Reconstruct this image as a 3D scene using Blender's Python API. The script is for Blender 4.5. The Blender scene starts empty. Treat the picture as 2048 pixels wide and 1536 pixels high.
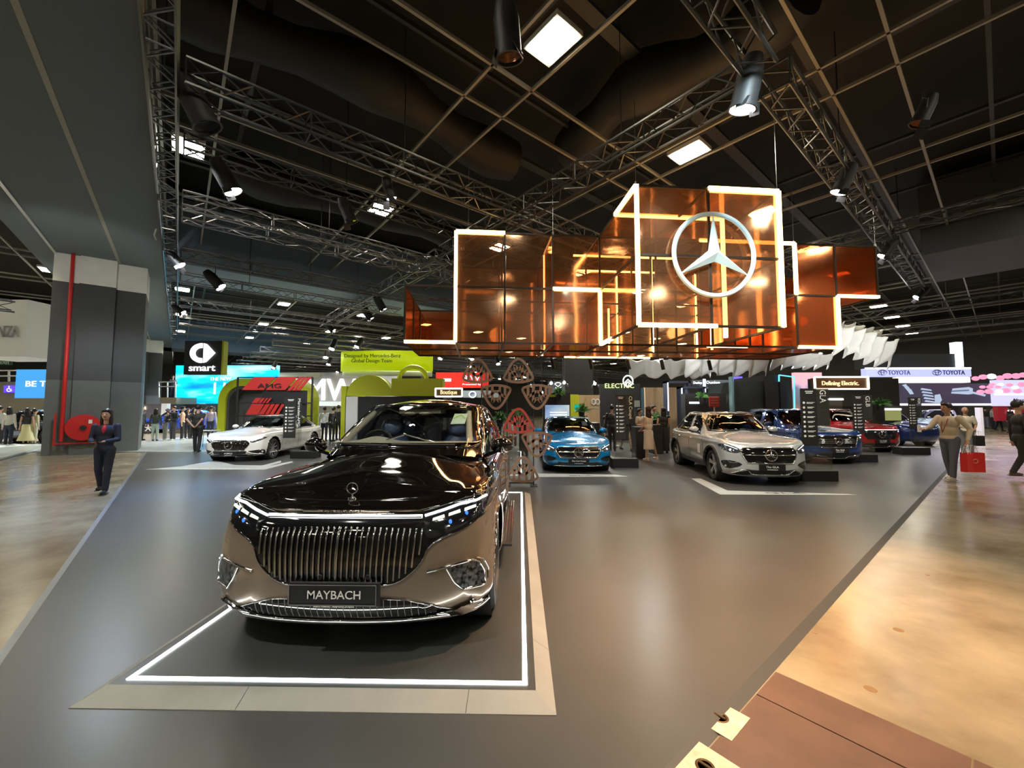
import bpy, math, random
import numpy as np
from mathutils import Vector, Matrix, geometry
from mathutils.bvhtree import BVHTree
R = math.radians; PI = math.pi
random.seed(7)
sc = bpy.context.scene; COL = sc.collection
# ---------------------------------------------------------------- camera (ultra-wide phone lens, eye height 1.70 m)
FPX, HC = 810.0, 1.70
PITCH, YAW = math.atan(48 / 810), R(1.13)
cam = bpy.data.cameras.new('camera'); cam.sensor_width = 36; cam.lens = FPX / 2048 * 36; cam.clip_end = 300; cam.clip_start = .05
co = bpy.data.objects.new('camera', cam); COL.objects.link(co)
co.location = (0, 0, HC); co.rotation_euler = (PI / 2 + PITCH, 0, YAW); sc.camera = co
# ---------------------------------------------------------------- world, exposure
w = bpy.data.worlds.new('world'); sc.world = w; w.use_nodes = True
w.node_tree.nodes['Background'].inputs[0].default_value = (.55, .6, .7, 1); w.node_tree.nodes['Background'].inputs[1].default_value = .12
sc.view_settings.view_transform = 'Standard'; sc.view_settings.look = 'None'; sc.view_settings.gamma = 1
sc.view_settings.exposure = 0.95; sc.view_settings.use_curve_mapping = False
sc.cycles.use_denoising = True; sc.cycles.max_bounces = 7; sc.cycles.transparent_max_bounces = 12
sc.cycles.sample_clamp_indirect = 6; sc.cycles.caustics_reflective = False; sc.cycles.caustics_refractive = False
# ---------------------------------------------------------------- hall grid: a = away-left axis, b = away-right axis
GA = R(40.65); AX = Vector((-math.sin(GA), math.cos(GA), 0)); BX = Vector((math.cos(GA), math.sin(GA), 0))
def ab(a, b, z=0): return AX * a + BX * b + Vector((0, 0, z))
FW = Vector((-math.sin(YAW) * math.cos(PITCH), math.cos(YAW) * math.cos(PITCH), math.sin(PITCH)))
RT = Vector((math.cos(YAW), math.sin(YAW), 0)); UPV = RT.cross(FW); EYE = Vector((0, 0, HC))
def sight(u, v): return FW + RT * ((u - 1024) / FPX) - UPV * ((v - 768) / FPX)
def at(u, v, y):                       # the point of the place seen at (u, v), y metres away along Y
    d = sight(u, v); return EYE + d * (y / d.y)
def gz(u, v, z=0.0):                   # the point of the plane z seen at (u, v)
    d = sight(u, v); return EYE + d * ((z - HC) / d.z)
# ---------------------------------------------------------------- lights of the hall, with added fill
def lamp(kind, name, loc, power, color=(1, 1, 1), size=1.0, target=None, spot=60, blend=.5):
    l = bpy.data.lights.new(name, kind); l.energy = power; l.color = color
    if kind == 'AREA': l.size = size
    else: l.shadow_soft_size = size
    if kind == 'SPOT': l.spot_size = R(spot); l.spot_blend = blend
    o = bpy.data.objects.new(name, l); COL.objects.link(o); o.location = loc
    d = (Vector(target) - Vector(loc)) if target else Vector((0, 0, -1))
    o.rotation_euler = d.to_track_quat('-Z', 'Y').to_euler(); return o
# truss spots on the cars, then added spots for floor, column, star and sails: (place, aimed at, watts, colour)
for p, t, e, c in [((-3.5, -.5, 6.8), (-1.2, 4.2, .8), 620, (1, .93, .82)), ((2.6, 4.6, 6.8), (-.9, 3.6, .9), 420, (1, .9, .76)),
                   ((.6, 8.2, 6.8), (1.5, 11.5, .8), 750, (.9, .95, 1)), ((3.9, 5.4, 6.8), (5.4, 10.0, .8), 800, (1, .92, .8)),
                   ((-6.5, 7.6, 6.8), (-9.2, 14.6, .8), 1350, (.95, .97, 1)), ((8.0, 9.0, 6.8), (9.6, 13.6, .8), 800, (1, .93, .85)),
                   ((11.5, 12.2, 6.8), (13.9, 16.6, .8), 900, (1, .93, .85)), ((-7.6, 8.6, 6.8), (-6.2, 8.2, 0), 1500, (.25, .5, 1)),
                   ((3.2, 3.4, 6.8), (1.9, 4.6, 0), 2100, (1, .60, .34)), ((-10.5, 8.5, 4.0), (-16, 14.5, 6.5), 260, (1, 1, .95)), ((3.4, 4.6, 6.8), (4.0, 8.3, 4.9), 350, (.75, .93, 1)), ((12.6, 15.0, 2.6), (14.6, 18.4, 4.6), 420, (1, 1, .97)), ((6.5, 15, 2.6), (8.5, 19.5, 4), 300, (1, 1, .97)), ((5.5, .5, 8), (4.8, 2.4, 0), 400, (1, .84, .58)),  # added: warm floor tint like copper reflection, column head, star, sails, concrete
                   ((13, 8, 8), (12, 10, 0), 480, (.95, .8, .95)), ((-10, 3, 8), (-8, 7, 0), 420, (1, .93, .8)), ((-3, -3, 8), (-3.5, 1.5, 0), 200, (.9, .92, 1))]:
    lamp('SPOT', 'spot_beam', p, e, c, .12, t, 58, .7)
for p, e, s, c in [((-16, 24, 6.6), 900, 5, (.9, .97, 1)), ((-6, 24, 6.6), 800, 5, (1, .98, .9)), ((4, 24, 6.6), 700, 5, (1, .97, .9)), ((14, 24, 6.6), 700, 5, (.95, .95, 1)), ((24, 22, 6.6), 800, 6, (.95, .85, 1)), ((-26, 20, 6.6), 1000, 6, (1, .97, .9)), ((18, 34, 6.6), 1100, 8, (.9, .9, 1)), ((-12, 34, 6.6), 1100, 8, (.85, .95, 1)), ((-24, 34, 6.6), 900, 8, (.85, .95, 1)), ((5, 15.5, 6.9), 260, 3, (1, .95, .88)), ((-12, 12, 7.0), 200, 3, (.85, .93, 1))]:
    lamp('SPOT', 'booth_fill', p, e * 2.4, c, .25, None, 140, .4)  # unseen fill added to brighten the far booths and the stand
lamp('SPOT', 'blue_beam', (-7.6, 9.6, 6.8), 1500, (.16, .42, 1), .1, (-6.6, 8.6, 0), 26, .9)  # added blue spots, casting the blue tint on the left stage floor
lamp('SPOT', 'blue_beam', (-7.9, 12.6, 6.8), 1200, (.16, .42, 1), .1, (-10.4, 13.2, 0), 24, .9)
lamp('SPOT', 'fill_beam', (2.5, 8.0, 6.7), 380, (1, 1, 1), .1, (5.0, 9.2, .8), 40, .7)
# ---------------------------------------------------------------- materials
MT = {}
def mat(name, col=(.5, .5, .5), rough=.5, metal=0., em=None, es=1., alpha=None, trans=0., coat=0., spec=.5):
    if name in MT: return MT[name]
    m = bpy.data.materials.new(name); m.use_nodes = True; b = m.node_tree.nodes['Principled BSDF']
    b.inputs['Base Color'].default_value = (*col, 1); b.inputs['Roughness'].default_value = rough; b.inputs['Metallic'].default_value = metal
    b.inputs['Specular IOR Level'].default_value = spec
    if em: b.inputs['Emission Color'].default_value = (*em, 1); b.inputs['Emission Strength'].default_value = es
    if alpha is not None: b.inputs['Alpha'].default_value = alpha
    if trans: b.inputs['Transmission Weight'].default_value = trans
    if coat: b.inputs['Coat Weight'].default_value = coat; b.inputs['Coat Roughness'].default_value = .03
    m.diffuse_color = (*col, 1); MT[name] = m; return m
def nz(m):                              # shorthands for node building
    t = m.node_tree; return t, t.nodes, t.links, t.nodes['Principled BSDF']
def glassy(name, tint, tr=.75, rough=.02):   # thin tinted pane: part see-through, part mirror
    m = bpy.data.materials.new(name); m.use_nodes = True; t = m.node_tree; t.nodes.clear(); N = t.nodes.new; L = t.links.new
    o = N('ShaderNodeOutputMaterial'); mx = N('ShaderNodeMixShader'); tb = N('ShaderNodeBsdfTransparent'); g = N('ShaderNodeBsdfGlossy'); lw = N('ShaderNodeLayerWeight'); mr = N('ShaderNodeMapRange')
    tb.inputs[0].default_value = (*tint, 1); g.inputs['Color'].default_value = (1, 1, 1, 1); g.inputs['Roughness'].default_value = rough
    pw = N('ShaderNodeMath'); pw.operation = 'POWER'; pw.inputs[1].default_value = 3.5; lw.inputs[0].default_value = .5; mr.inputs[3].default_value = 1 - tr; mr.inputs[4].default_value = .9
    L(lw.outputs['Facing'], pw.inputs[0]); L(pw.outputs[0], mr.inputs[0]); L(mr.outputs[0], mx.inputs[0]); L(tb.outputs[0], mx.inputs[1]); L(g.outputs[0], mx.inputs[2]); L(mx.outputs[0], o.inputs[0])
    MT[name] = m; return m
def noisy(name, c1, c2, scale=4, rough=(.3, .5), bump=0., stretch=(1, 1, 1), detail=6, metal=0, spec=.5, bscale=None, brough=.5):
    m = mat(name, c1, rough[0], metal, spec=spec); t, N, L, b = nz(m)
    tc = N.new('ShaderNodeTexCoord'); mp = N.new('ShaderNodeMapping'); no = N.new('ShaderNodeTexNoise'); cr = N.new('ShaderNodeValToRGB'); mr = N.new('ShaderNodeMapRange')
    mp.inputs['Scale'].default_value = stretch; no.inputs['Scale'].default_value = scale; no.inputs['Detail'].default_value = detail; no.inputs['Roughness'].default_value = .6
    cr.color_ramp.elements[0].color = (*c1, 1); cr.color_ramp.elements[1].color = (*c2, 1); cr.color_ramp.elements[0].position = .32; cr.color_ramp.elements[1].position = .68
    L.new(tc.outputs['Object'], mp.inputs[0]); L.new(mp.outputs[0], no.inputs['Vector']); L.new(no.outputs['Fac'], cr.inputs[0]); L.new(cr.outputs[0], b.inputs['Base Color'])
    L.new(no.outputs['Fac'], mr.inputs[0]); mr.inputs[3].default_value = rough[0]; mr.inputs[4].default_value = rough[1]; L.new(mr.outputs[0], b.inputs['Roughness'])
    if bump:
        bu = N.new('ShaderNodeBump'); bu.inputs['Strength'].default_value = bump; bu.inputs['Distance'].default_value = .02
        n2 = N.new('ShaderNodeTexNoise'); n2.inputs['Scale'].default_value = bscale or scale * 1.7; n2.inputs['Detail'].default_value = 3; L.new(mp.outputs[0], n2.inputs['Vector'])
        L.new(n2.outputs['Fac'], bu.inputs['Height']); L.new(bu.outputs[0], b.inputs['Normal'])
    return m
def glow(name, col, s): return mat(name, (0, 0, 0), .5, em=col, es=s)
def flake(name, col, rough=.28, coat=1., metal=.45):  # metallic car paint
    m = mat(name, col, rough, metal, coat=coat); return m
noisy('concrete', (.19, .155, .10), (.36, .31, .215), 1.1, (.10, .34), .10, (1, 1, 1), 8, spec=.45, bscale=2.2)
noisy('stage_vinyl', (.056, .057, .057), (.074, .073, .070), .7, (.26, .36), .03, (1, 1, 1), 5, spec=.5, bscale=1.3)
noisy('podium_vinyl', (.045, .048, .047), (.055, .058, .057), 2, (.3, .4), 0)
noisy('ramp_grey', (.27, .27, .245), (.33, .33, .305), 3, (.45, .6), 0)
noisy('brown_steel', (.085, .042, .027), (.14, .072, .048), 3, (.35, .6), .1)
noisy('worn_cream', (.50, .46, .30), (.72, .68, .50), 22, (.5, .7), .2)
noisy('pale_floor', (.42, .44, .40), (.52, .54, .50), 1, (.15, .3), 0)
noisy('soffit_grey', (.12, .145, .16), (.14, .165, .185), 30, (.7, .8), 0)
noisy('charcoal_panel', (.05, .052, .056), (.058, .06, .064), 3, (.55, .65), 0)
noisy('slate_panel', (.11, .12, .117), (.125, .135, .132), 3, (.55, .65), 0)
noisy('white_panel', (.78, .78, .72), (.84, .84, .78), 3, (.6, .7), 0)
noisy('ceiling_void', (.005, .005, .0045), (.022, .019, .014), .35, (.8, .9), 0, detail=2)
noisy('duct_grey', (.018, .018, .017), (.04, .038, .033), 1, (.5, .6), 0)
def wood():
    m = noisy('wood_slats', (.36, .24, .13), (.56, .41, .25), 3, (.5, .6), 0, (9, 9, .3)); return m
wood()
M_BLACKG = mat('gloss_black', (.006, .006, .007), .06, 0, coat=1.); M_BLACK = mat('matt_black', (.012, .012, .013), .55); M_RUB = mat('rubber', (.018, .018, .018), .6)
M_CHR = mat('chrome', (.85, .85, .87), .08, 1); M_ALU = mat('aluminium', (.55, .55, .56), .3, 1); M_TRUSS = mat('truss_black', (.07, .07, .068), .4, .85); M_TRUSSS = mat('truss_silver', (.15, .15, .155), .3, .9)
M_GRID = mat('ceiling_tee', (.30, .28, .23), .45, .3); M_DARKFRAME = mat('bronze_frame', (.035, .025, .018), .4, .6)
M_PANEL = glow('lamp_panel', (1, .93, .72), 34); M_LEDW = glow('led_white', (.93, 1, .97), 9); M_LEDWARM = glow('led_warm', (1, .60, .22), 7.5)
M_SPOT = glow('spot_lens', (1, .98, .95), 28); M_WHITE = mat('white_paint', (.75, .75, .73), .4); M_LIME = mat('lime_paint', (.50, .56, .015), .45)
M_RED = mat('red_paint', (.55, .02, .02), .35); M_GREY = mat('grey_paint', (.22, .22, .22), .5); M_TXTW = glow('lit_letter', (1, 1, 1), 1.0); M_TXTWARM = glow('lit_letter_warm', (1, .66, .32), 1.0)
M_LEAF = noisy('leaf', (.03, .11, .02), (.09, .26, .05), 6, (.5, .6), 0); M_SKIN = mat('skin', (.56, .33, .23), .5); M_HAIR = mat('black_hair', (.012, .009, .008), .45)
M_CGLASS = glassy('car_glass', (.72, .76, .75), .93, .01); M_ACRYL = glassy('clear_acrylic', (.9, .93, .92), .93, .02)
M_TXTP = mat('print_white', (.85, .85, .83), .5)
# ---------------------------------------------------------------- mesh helpers
def tag(o, label, cat, group=None, kind=None):
    o['label'] = label; o['category'] = cat
    if group: o['group'] = group
    if kind: o['kind'] = kind
    return o
def empty(name, loc, label, cat, rz=0, group=None):
    o = bpy.data.objects.new(name, None); COL.objects.link(o); o.location = loc; o.rotation_euler = (0, 0, rz); o.empty_display_size = .2
    return tag(o, label, cat, group)
def copy_tree(o, parent=None, label=None):
    c = o.copy(); COL.objects.link(c)
    if parent: c.parent = parent
    if label: c['label'] = label
    for ch in o.children: copy_tree(ch, c)
    return c
class MB:
    def __init__(s): s.v = []; s.f = []; s.m = []; s.mi = 0
    def add(s, vs, fs):
        n = len(s.v); s.v += [tuple(p) for p in vs]; s.f += [tuple(n + i for i in f) for f in fs]; s.m += [s.mi] * len(fs); return s
    def box(s, c, d, rz=0, rot=None):
        q = rot or Matrix.Rotation(rz, 3, 'Z'); c = Vector(c); h = Vector(d) / 2
        vs = [c + q @ Vector((sx * h.x, sy * h.y, sz * h.z)) for sx in (-1, 1) for sy in (-1, 1) for sz in (-1, 1)]
        return s.add(vs, [(0, 1, 3, 2), (4, 6, 7, 5), (0, 4, 5, 1), (2, 3, 7, 6), (0, 2, 6, 4), (1, 5, 7, 3)])
    def bb(s, a, b): return s.box([(a[i] + b[i]) / 2 for i in range(3)], [abs(b[i] - a[i]) for i in range(3)])
    def bar(s, p, q, r=.02, n=6, r2=None):
        p = Vector(p); q = Vector(q); d = q - p
        if d.length < 1e-6: return s
        z = d.normalized(); x = z.orthogonal().normalized(); y = z.cross(x); r2 = r if r2 is None else r2
        vs = [c + (x * math.cos(2 * PI * k / n) + y * math.sin(2 * PI * k / n)) * rr for c, rr in ((p, r), (q, r2)) for k in range(n)]
        return s.add(vs, [(k, (k + 1) % n, n + (k + 1) % n, n + k) for k in range(n)] + [tuple(range(n))[::-1], tuple(range(n, 2 * n))])
    def sbar(s, p, q, w_, h_=None, upv=(0, 0, 1)):   # square bar
        p = Vector(p); q = Vector(q); z = (q - p).normalized(); u = Vector(upv)
        if abs(z.dot(u)) > .95: u = Vector((0, 1, 0))
        x = z.cross(u).normalized(); y = x.cross(z); h_ = h_ or w_
        vs = [c + x * (a * w_ / 2) + y * (b * h_ / 2) for c in (p, q) for a, b in ((-1, -1), (1, -1), (1, 1), (-1, 1))]
        return s.add(vs, [(0, 1, 5, 4), (1, 2, 6, 5), (2, 3, 7, 6), (3, 0, 4, 7), (3, 2, 1, 0), (4, 5, 6, 7)])
    def tube(s, pts, r, n=8, closed=False, flat=None):
        pts = [Vector(p) for p in pts]; N = len(pts); rs = r if hasattr(r, '__len__') else [r] * N; vs = []; prev = None
        for i, p in enumerate(pts):
            a = pts[i - 1] if (i > 0 or closed) else p; b = pts[(i + 1) % N] if (i < N - 1 or closed) else p
            z = (b - a).normalized(); x = (prev - z * prev.dot(z)) if prev else z.orthogonal()
            if x.length < 1e-6: x = z.orthogonal()
            x.normalize(); prev = x; y = z.cross(x)
            vs += [p + (x * math.cos(2 * PI * k / n) + y * math.sin(2 * PI * k / n)) * rs[i] for k in range(n)]
        fs = [(i * n + k, i * n + (k + 1) % n, ((i + 1) % N) * n + (k + 1) % n, ((i + 1) % N) * n + k) for i in range(N if closed else N - 1) for k in range(n)]
        if not closed: fs += [tuple(range(n))[::-1], tuple(range((N - 1) * n, N * n))]
        return s.add(vs, fs)
    def lathe(s, prof, n=32, axis='Z', c=(0, 0, 0)):  # prof: (radius, height)
        vs = []; c = Vector(c)
        for r, h in prof:
            for k in range(n):
                a = 2 * PI * k / n; p = (r * math.cos(a), r * math.sin(a), h)
                if axis == 'X': p = (p[2], p[0], p[1])
                if axis == 'Y': p = (p[0], p[2], p[1])
                vs.append(c + Vector(p))
        fs = [(i * n + k, i * n + (k + 1) % n, (i + 1) * n + (k + 1) % n, (i + 1) * n + k) for i in range(len(prof) - 1) for k in range(n)]
        return s.add(vs, fs)
    def prism(s, poly, o, ex, ey, en, t):  # polygon in plane (o, ex, ey) extruded along en by t
        o = Vector(o); ex = Vector(ex); ey = Vector(ey); en = Vector(en); n = len(poly)
        vs = [o + ex * p[0] + ey * p[1] + en * k for k in (0, t) for p in poly]
        tris = geometry.tessellate_polygon([[Vector((p[0], p[1], 0)) for p in poly]])
        fs = [(i, (i + 1) % n, n + (i + 1) % n, n + i) for i in range(n)] + [tuple(x) for x in tris] + [tuple(n + i for i in x)[::-1] for x in tris]
        return s.add(vs, fs)
    def ell(s, c, r, n=16, m=10, rot=None):
        c = Vector(c); r = Vector(r); vs = []; q = rot or Matrix.Identity(3)
        for i in range(m + 1):
            th = PI * i / m
            for k in range(n):
                a = 2 * PI * k / n; vs.append(c + q @ Vector((r.x * math.sin(th) * math.cos(a), r.y * math.sin(th) * math.sin(a), r.z * math.cos(th))))
        return s.add(vs, [(i * n + k, (i + 1) * n + k, (i + 1) * n + (k + 1) % n, i * n + (k + 1) % n) for i in range(m) for k in range(n)])
    def grid(s, fn, nu, nv):
        vs = [fn(i / nu, j / nv) for j in range(nv + 1) for i in range(nu + 1)]
        return s.add(vs, [(j * (nu + 1) + i, j * (nu + 1) + i + 1, (j + 1) * (nu + 1) + i + 1, (j + 1) * (nu + 1) + i) for j in range(nv) for i in range(nu)])
    def build(s, name, mats, parent=None, smooth=None, weld=0, bevel=0, solid=0):
        me = bpy.data.meshes.new(name); me.from_pydata(s.v, [], s.f)
        mats = mats if isinstance(mats, (list, tuple)) else [mats]
        for m in mats: me.materials.append(MT[m] if isinstance(m, str) else m)
        if any(s.m): me.polygons.foreach_set('material_index', s.m)
        if weld:
            import bmesh
            b = bmesh.new(); b.from_mesh(me); bmesh.ops.remove_doubles(b, verts=b.verts, dist=weld); bmesh.ops.recalc_face_normals(b, faces=b.faces); b.to_mesh(me); b.free()
        me.validate()
        if smooth is not None:
            me.polygons.foreach_set('use_smooth', [True] * len(me.polygons)); me.set_sharp_from_angle(angle=R(smooth))
        me.update(); o = bpy.data.objects.new(name, me); COL.objects.link(o)
        if parent: o.parent = parent
        if bevel: md = o.modifiers.new('bevel', 'BEVEL'); md.width = bevel; md.segments = 2; md.limit_method = 'ANGLE'
        if solid: md = o.modifiers.new('solid', 'SOLIDIFY'); md.thickness = solid; md.offset = 0
        return o
def text_mb(body, w_, h_, o, ex, ey, mb=None, depth=.01, space=1.0, bold=0.):
    """letters laid in the plane (o = centre, ex, ey), fitted to width w_ and height h_"""
    cu = bpy.data.curves.new('t', 'FONT'); cu.body = body; cu.extrude = .02; cu.space_character = space; cu.offset = bold; cu.resolution_u = 3
    ob = bpy.data.objects.new('t', cu); COL.objects.link(ob); dg = bpy.context.evaluated_depsgraph_get(); me = bpy.data.meshes.new_from_object(ob.evaluated_get(dg))
    V = np.array([v.co[:] for v in me.vertices]); lo, hi = V.min(0), V.max(0); c = (lo + hi) / 2; sx = w_ / (hi[0] - lo[0]); sy = (h_ / (hi[1] - lo[1])) if h_ else sx
    o = Vector(o); ex = Vector(ex).normalized(); ey = Vector(ey).normalized(); en = ex.cross(ey); mb = mb or MB()
    mb.add([o + ex * ((p[0] - c[0]) * sx) + ey * ((p[1] - c[1]) * sy) + en * (p[2] / .02 * depth / 2) for p in V], [tuple(p.vertices) for p in me.polygons])
    bpy.data.objects.remove(ob); bpy.data.curves.remove(cu); bpy.data.meshes.remove(me); return mb
def structure(o): o['kind'] = 'structure'; return o
EX, EY, EZ = Vector((1, 0, 0)), Vector((0, 1, 0)), Vector((0, 0, 1))
# ================================================================ floor, stage, podium
def quad(c4, z0, z1):                  # slab from four ab() corners
    mb = MB(); vs = [ab(a, b, z) for z in (z0, z1) for a, b in c4]
    return mb.add(vs, [(0, 1, 2, 3)[::-1], (4, 5, 6, 7), (0, 1, 5, 4), (1, 2, 6, 5), (2, 3, 7, 6), (3, 0, 4, 7)])
structure(quad([(-14, -32), (-14, 60), (75, 60), (75, -32)], -.2, -.015).build('floor', 'concrete'))
structure(quad([(1.1, -.84), (1.1, 25), (27, 25), (27, -.84)], -.02, 0).build('stage_floor', 'stage_vinyl'))
e = MB()
e.add([ab(1.1, -.84, .001), ab(1.04, -.90, -.014), ab(26, -.90, -.014), ab(26, -.84, .001)], [(0, 1, 2, 3)])
e.build('trim_1', mat('edge_silver', (.35, .38, .42), .35, .6))['kind'] = 'structure'
e = MB(); e.add([ab(1.1, -.84, .0015), ab(1.1, 25, .0015), ab(1.03, 25, -.014), ab(1.03, -.84, -.014)], [(0, 1, 2, 3)])
e.build('trim_2', mat('edge_dark', (.05, .05, .048), .5))['kind'] = 'structure'
o_ = MB().bb((-19.5, 15.55, .0), (-10.2, 26, .012)); structure(o_.build('floor_2', 'pale_floor'))
# brown steel trench covers with cream lifting plates, in the lower right corner
def cover(a0, a1, b0, b1, lab, plates):
    t = empty('trench_cover', ab((a0 + a1) / 2, (b0 + b1) / 2, -.015), lab, 'floor cover')
    c = t.location
    def L(a, b, z): return ab(a, b, z) - Vector((c.x, c.y, c.z))
    def sl(a0, a1, b0, b1, z0, z1):
        m = MB(); m.add([L(a, b, z) for z in (z0, z1) for a, b in ((a0, b0), (a0, b1), (a1, b1), (a1, b0))], [(3, 2, 1, 0), (4, 5, 6, 7), (0, 1, 5, 4), (1, 2, 6, 5), (2, 3, 7, 6), (3, 0, 4, 7)]); return m
    sl(a0, a1, b0, b1, -.015, -.008).build('cover_plate', 'brown_steel', t)
    for (pa, pb) in plates:
        p = sl(pa - .11, pa + .11, pb - .12, pb + .12, -.008, -.005).build('lifting_plate', 'worn_cream', t)
        m = MB(); m.lathe([(.0, .001), (.032, .001), (.038, .004), (.045, .001)], 20, 'Z', L(pa, pb, -.006)); m.bar(L(pa - .03, pb, 0), L(pa + .03, pb, 0), .007, 6)
        m.build('ring_pull', mat('rust', (.12, .07, .03), .6, .5), p)
g1 = gz(1440, 1432, 0); pa, pb = AX.dot(g1), BX.dot(g1)
g2 = gz(1410, 1530, 0); pa2, pb2 = AX.dot(g2), BX.dot(g2)
cover(.18, 1.02, 2.74, 3.06, 'narrow outer strip of brown steel trench cover beside the cream concrete', [])
cover(.18, 1.02, 2.10, 2.73, 'brown steel trench cover with a cream square lifting plate beside the stage edge', [(pa, pb)])
cover(-.9, .17, 2.10, 3.06, 'scuffed brown steel trench cover at the bottom right corner', [])
cover(-.3, 1.02, .9, 2.06, 'brown steel trench cover cut by the bottom edge of the photo', [(pa2, pb2)])
for k, (u, v, r) in enumerate([(1797, 1260, .03), (1741, 1378, .03), (1598, 1255, .012), (1630, 1266, .012), (1885, 1085, .014), (1855, 1150, .016)]):
    p = gz(u, v, -.015); m = MB(); m.lathe([(0, .002), (r, .002), (r * 1.1, 0)], 16); o = m.build('floor_bolt', mat('rust2', (.2, .12, .05), .6), None); o.location = p
    tag(o, 'small rusty bolt cap in the cream concrete floor', 'bolt', 'bolt caps in the concrete')
# floor markings: pale angled stripes with the model names
def stripe(pts, lab, txt=None, tp=None, tw=.6, th=.16):
    m = MB(); P = [gz(u, v, .002) for u, v in pts]; n = len(P); c = sum(P, Vector()) / n
    o = m.add([p - c for p in P], [tuple(range(n))]); o = m.build('floor_marking', mat('marking_grey', (.42, .44, .42), .4)); o.location = c; tag(o, lab, 'floor marking')
    if txt:
        q = gz(*tp, .005) - c; mm = text_mb(txt, tw, th, q, EX, EY, depth=.002); mm.build('lettering', mat('marking_text', (.04, .04, .04), .5), o)
stripe([(1382, 957), (1402, 957), (1455, 981), (1700, 988), (1716, 990), (1440, 989)], 'pale angled floor stripe with dark letters in front of the silver car', 'GLA', (1570, 986), .78, .10)
stripe([(1060, 946), (1063, 941), (1078, 947), (1230, 949), (1258, 953), (1070, 954)], 'pale floor stripe with dark letters in front of the blue car', 'CLA', (1162, 951), .6, .10)
stripe([(288, 939), (370, 932), (528, 934), (585, 922), (585, 925), (530, 939)], 'long pale floor stripe in front of the white car')
stripe([(360, 933), (430, 921), (470, 930), (524, 931), (562, 921), (562, 925), (528, 934.5)], 'thin white floor stripe under the nose of the white car')
mm = MB(); q = gz(410, 937.6, .006)
for k in range(16):
    mm.box((k * .16 - 1.2, random.uniform(-.02, .02), 0), (.12, .09, .003))
o = mm.build('floor_lettering', mat('marking_white', (.7, .72, .72), .5)); o.location = q; tag(o, 'row of small white letters on the floor stripe before the white car', 'floor lettering')
# podium with bevelled ramp and LED line
PX0, PX1, PY0, PY1, PH, RW = -2.45, .09, 2.46, 8.02, .06, .11
pod = empty('podium', ((PX0 + PX1) / 2, (PY0 + PY1) / 2, 0), 'low dark podium with white light line and grey sloped border under the two tone car', 'podium')
def PL(x, y, z): return (x - pod.location.x, y - pod.location.y, z)
m = MB(); m.add([PL(x, y, z) for z in (.001, PH) for x, y in ((PX0, PY0), (PX1, PY0), (PX1, PY1), (PX0, PY1))], [(0, 1, 5, 4), (1, 2, 6, 5), (2, 3, 7, 6), (3, 0, 4, 7), (4, 5, 6, 7)]); m.build('deck', 'podium_vinyl', pod)
m = MB(); inn = [(PX0, PY0), (PX1, PY0), (PX1, PY1), (PX0, PY1)]; out = [(PX0 - RW, PY0 - RW), (PX1 + RW, PY0 - RW), (PX1 + RW, PY1 + RW), (PX0 - RW, PY1 + RW)]
m.add([PL(*p, PH + .0005) for p in inn] + [PL(*p, .004) for p in out] + [PL(*p, .0) for p in out], [(i, 4 + i, 4 + (i + 1) % 4, (i + 1) % 4) for i in range(4)] + [(4 + i, 8 + i, 8 + (i + 1) % 4, 4 + (i + 1) % 4) for i in range(4)])
m.build('ramp', 'ramp_grey', pod)
m = MB()
for x in (-.30, -1.6): m.add([PL(x - .001, PY0, PH + .002), PL(x + .002, PY0, PH + .002), PL(x + .002 - .005, PY0 - RW, .006), PL(x - .001 - .005, PY0 - RW, .006)], [(0, 1, 2, 3)])
for y in (2.98, 5.4): m.add([PL(PX1, y, PH + .002), PL(PX1, y + .003, PH + .002), PL(PX1 + RW, y + .003 - .03, .006), PL(PX1 + RW, y - .03, .006)], [(0, 1, 2, 3)])
m.build('ramp_seam', M_BLACK, pod)
lx0, lx1, ly0, ly1 = -2.385, .042, 2.505, 8.0
m = MB(); lw_ = .028
for (a, b) in (((lx0, ly0), (lx1, ly0 + lw_)), ((lx0, ly1 - lw_), (lx1, ly1)), ((lx0, ly0), (lx0 + lw_, ly1)), ((lx1 - lw_, ly0), (lx1, ly1))): m.bb(PL(*a, PH), PL(*b, PH + .004))
m.build('light_line', M_LEDW, pod)
# ================================================================ soffit, columns, ceiling
def slab(a0, a1, b0, b1, z0, z1, name, mt, kind='structure', parent=None):
    o = quad([(a0, b0), (a0, b1), (a1, b1), (a1, b0)], z0, z1).build(name, mt, parent)
    if kind: o['kind'] = kind
    return o
slab(-12, 70, -4.35, -.62, 7.4, 10.2, 'soffit', 'soffit_grey')
slab(-12, 70, -2.02, -1.93, 7.385, 7.4, 'trim_3', mat('strip_cream', (.33, .32, .26), .5))
slab(-12, 70, -3.70, -3.62, 7.36, 7.4, 'trim_4', M_ALU)
slab(-14, 75, -32, 60, 10.6, 10.8, 'ceiling', 'ceiling_void')
for n, (a0, a1, b0, b1) in enumerate([(74.6, 75, -32, 60), (-14, -13.6, -32, 60), (-14, 75, 59.6, 60), (-14, 75, -32, -31.6)]):
    slab(a0, a1, b0, b1, -.015, 10.6, 'wall_%s' % ('back', 'front', 'right', 'left')[n], mat('hall_wall', (.09, .09, .085), .8))
# blue-grey high beams far away across the hall
for k, (a, b0, b1, z) in enumerate([(20.4, -.6, 22, 7.4), (50, -32, 60, 7.4)]): slab(a, a + 3.2, b0, b1, z, 10.2, 'beam', mat('beam_blue', (.17, .23, .30), .7))
slab(-14, 1.7, 21.3, 26.4, 7.4, 10.2, 'beam', mat('beam_violet', (.07, .07, .085), .7))
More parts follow.
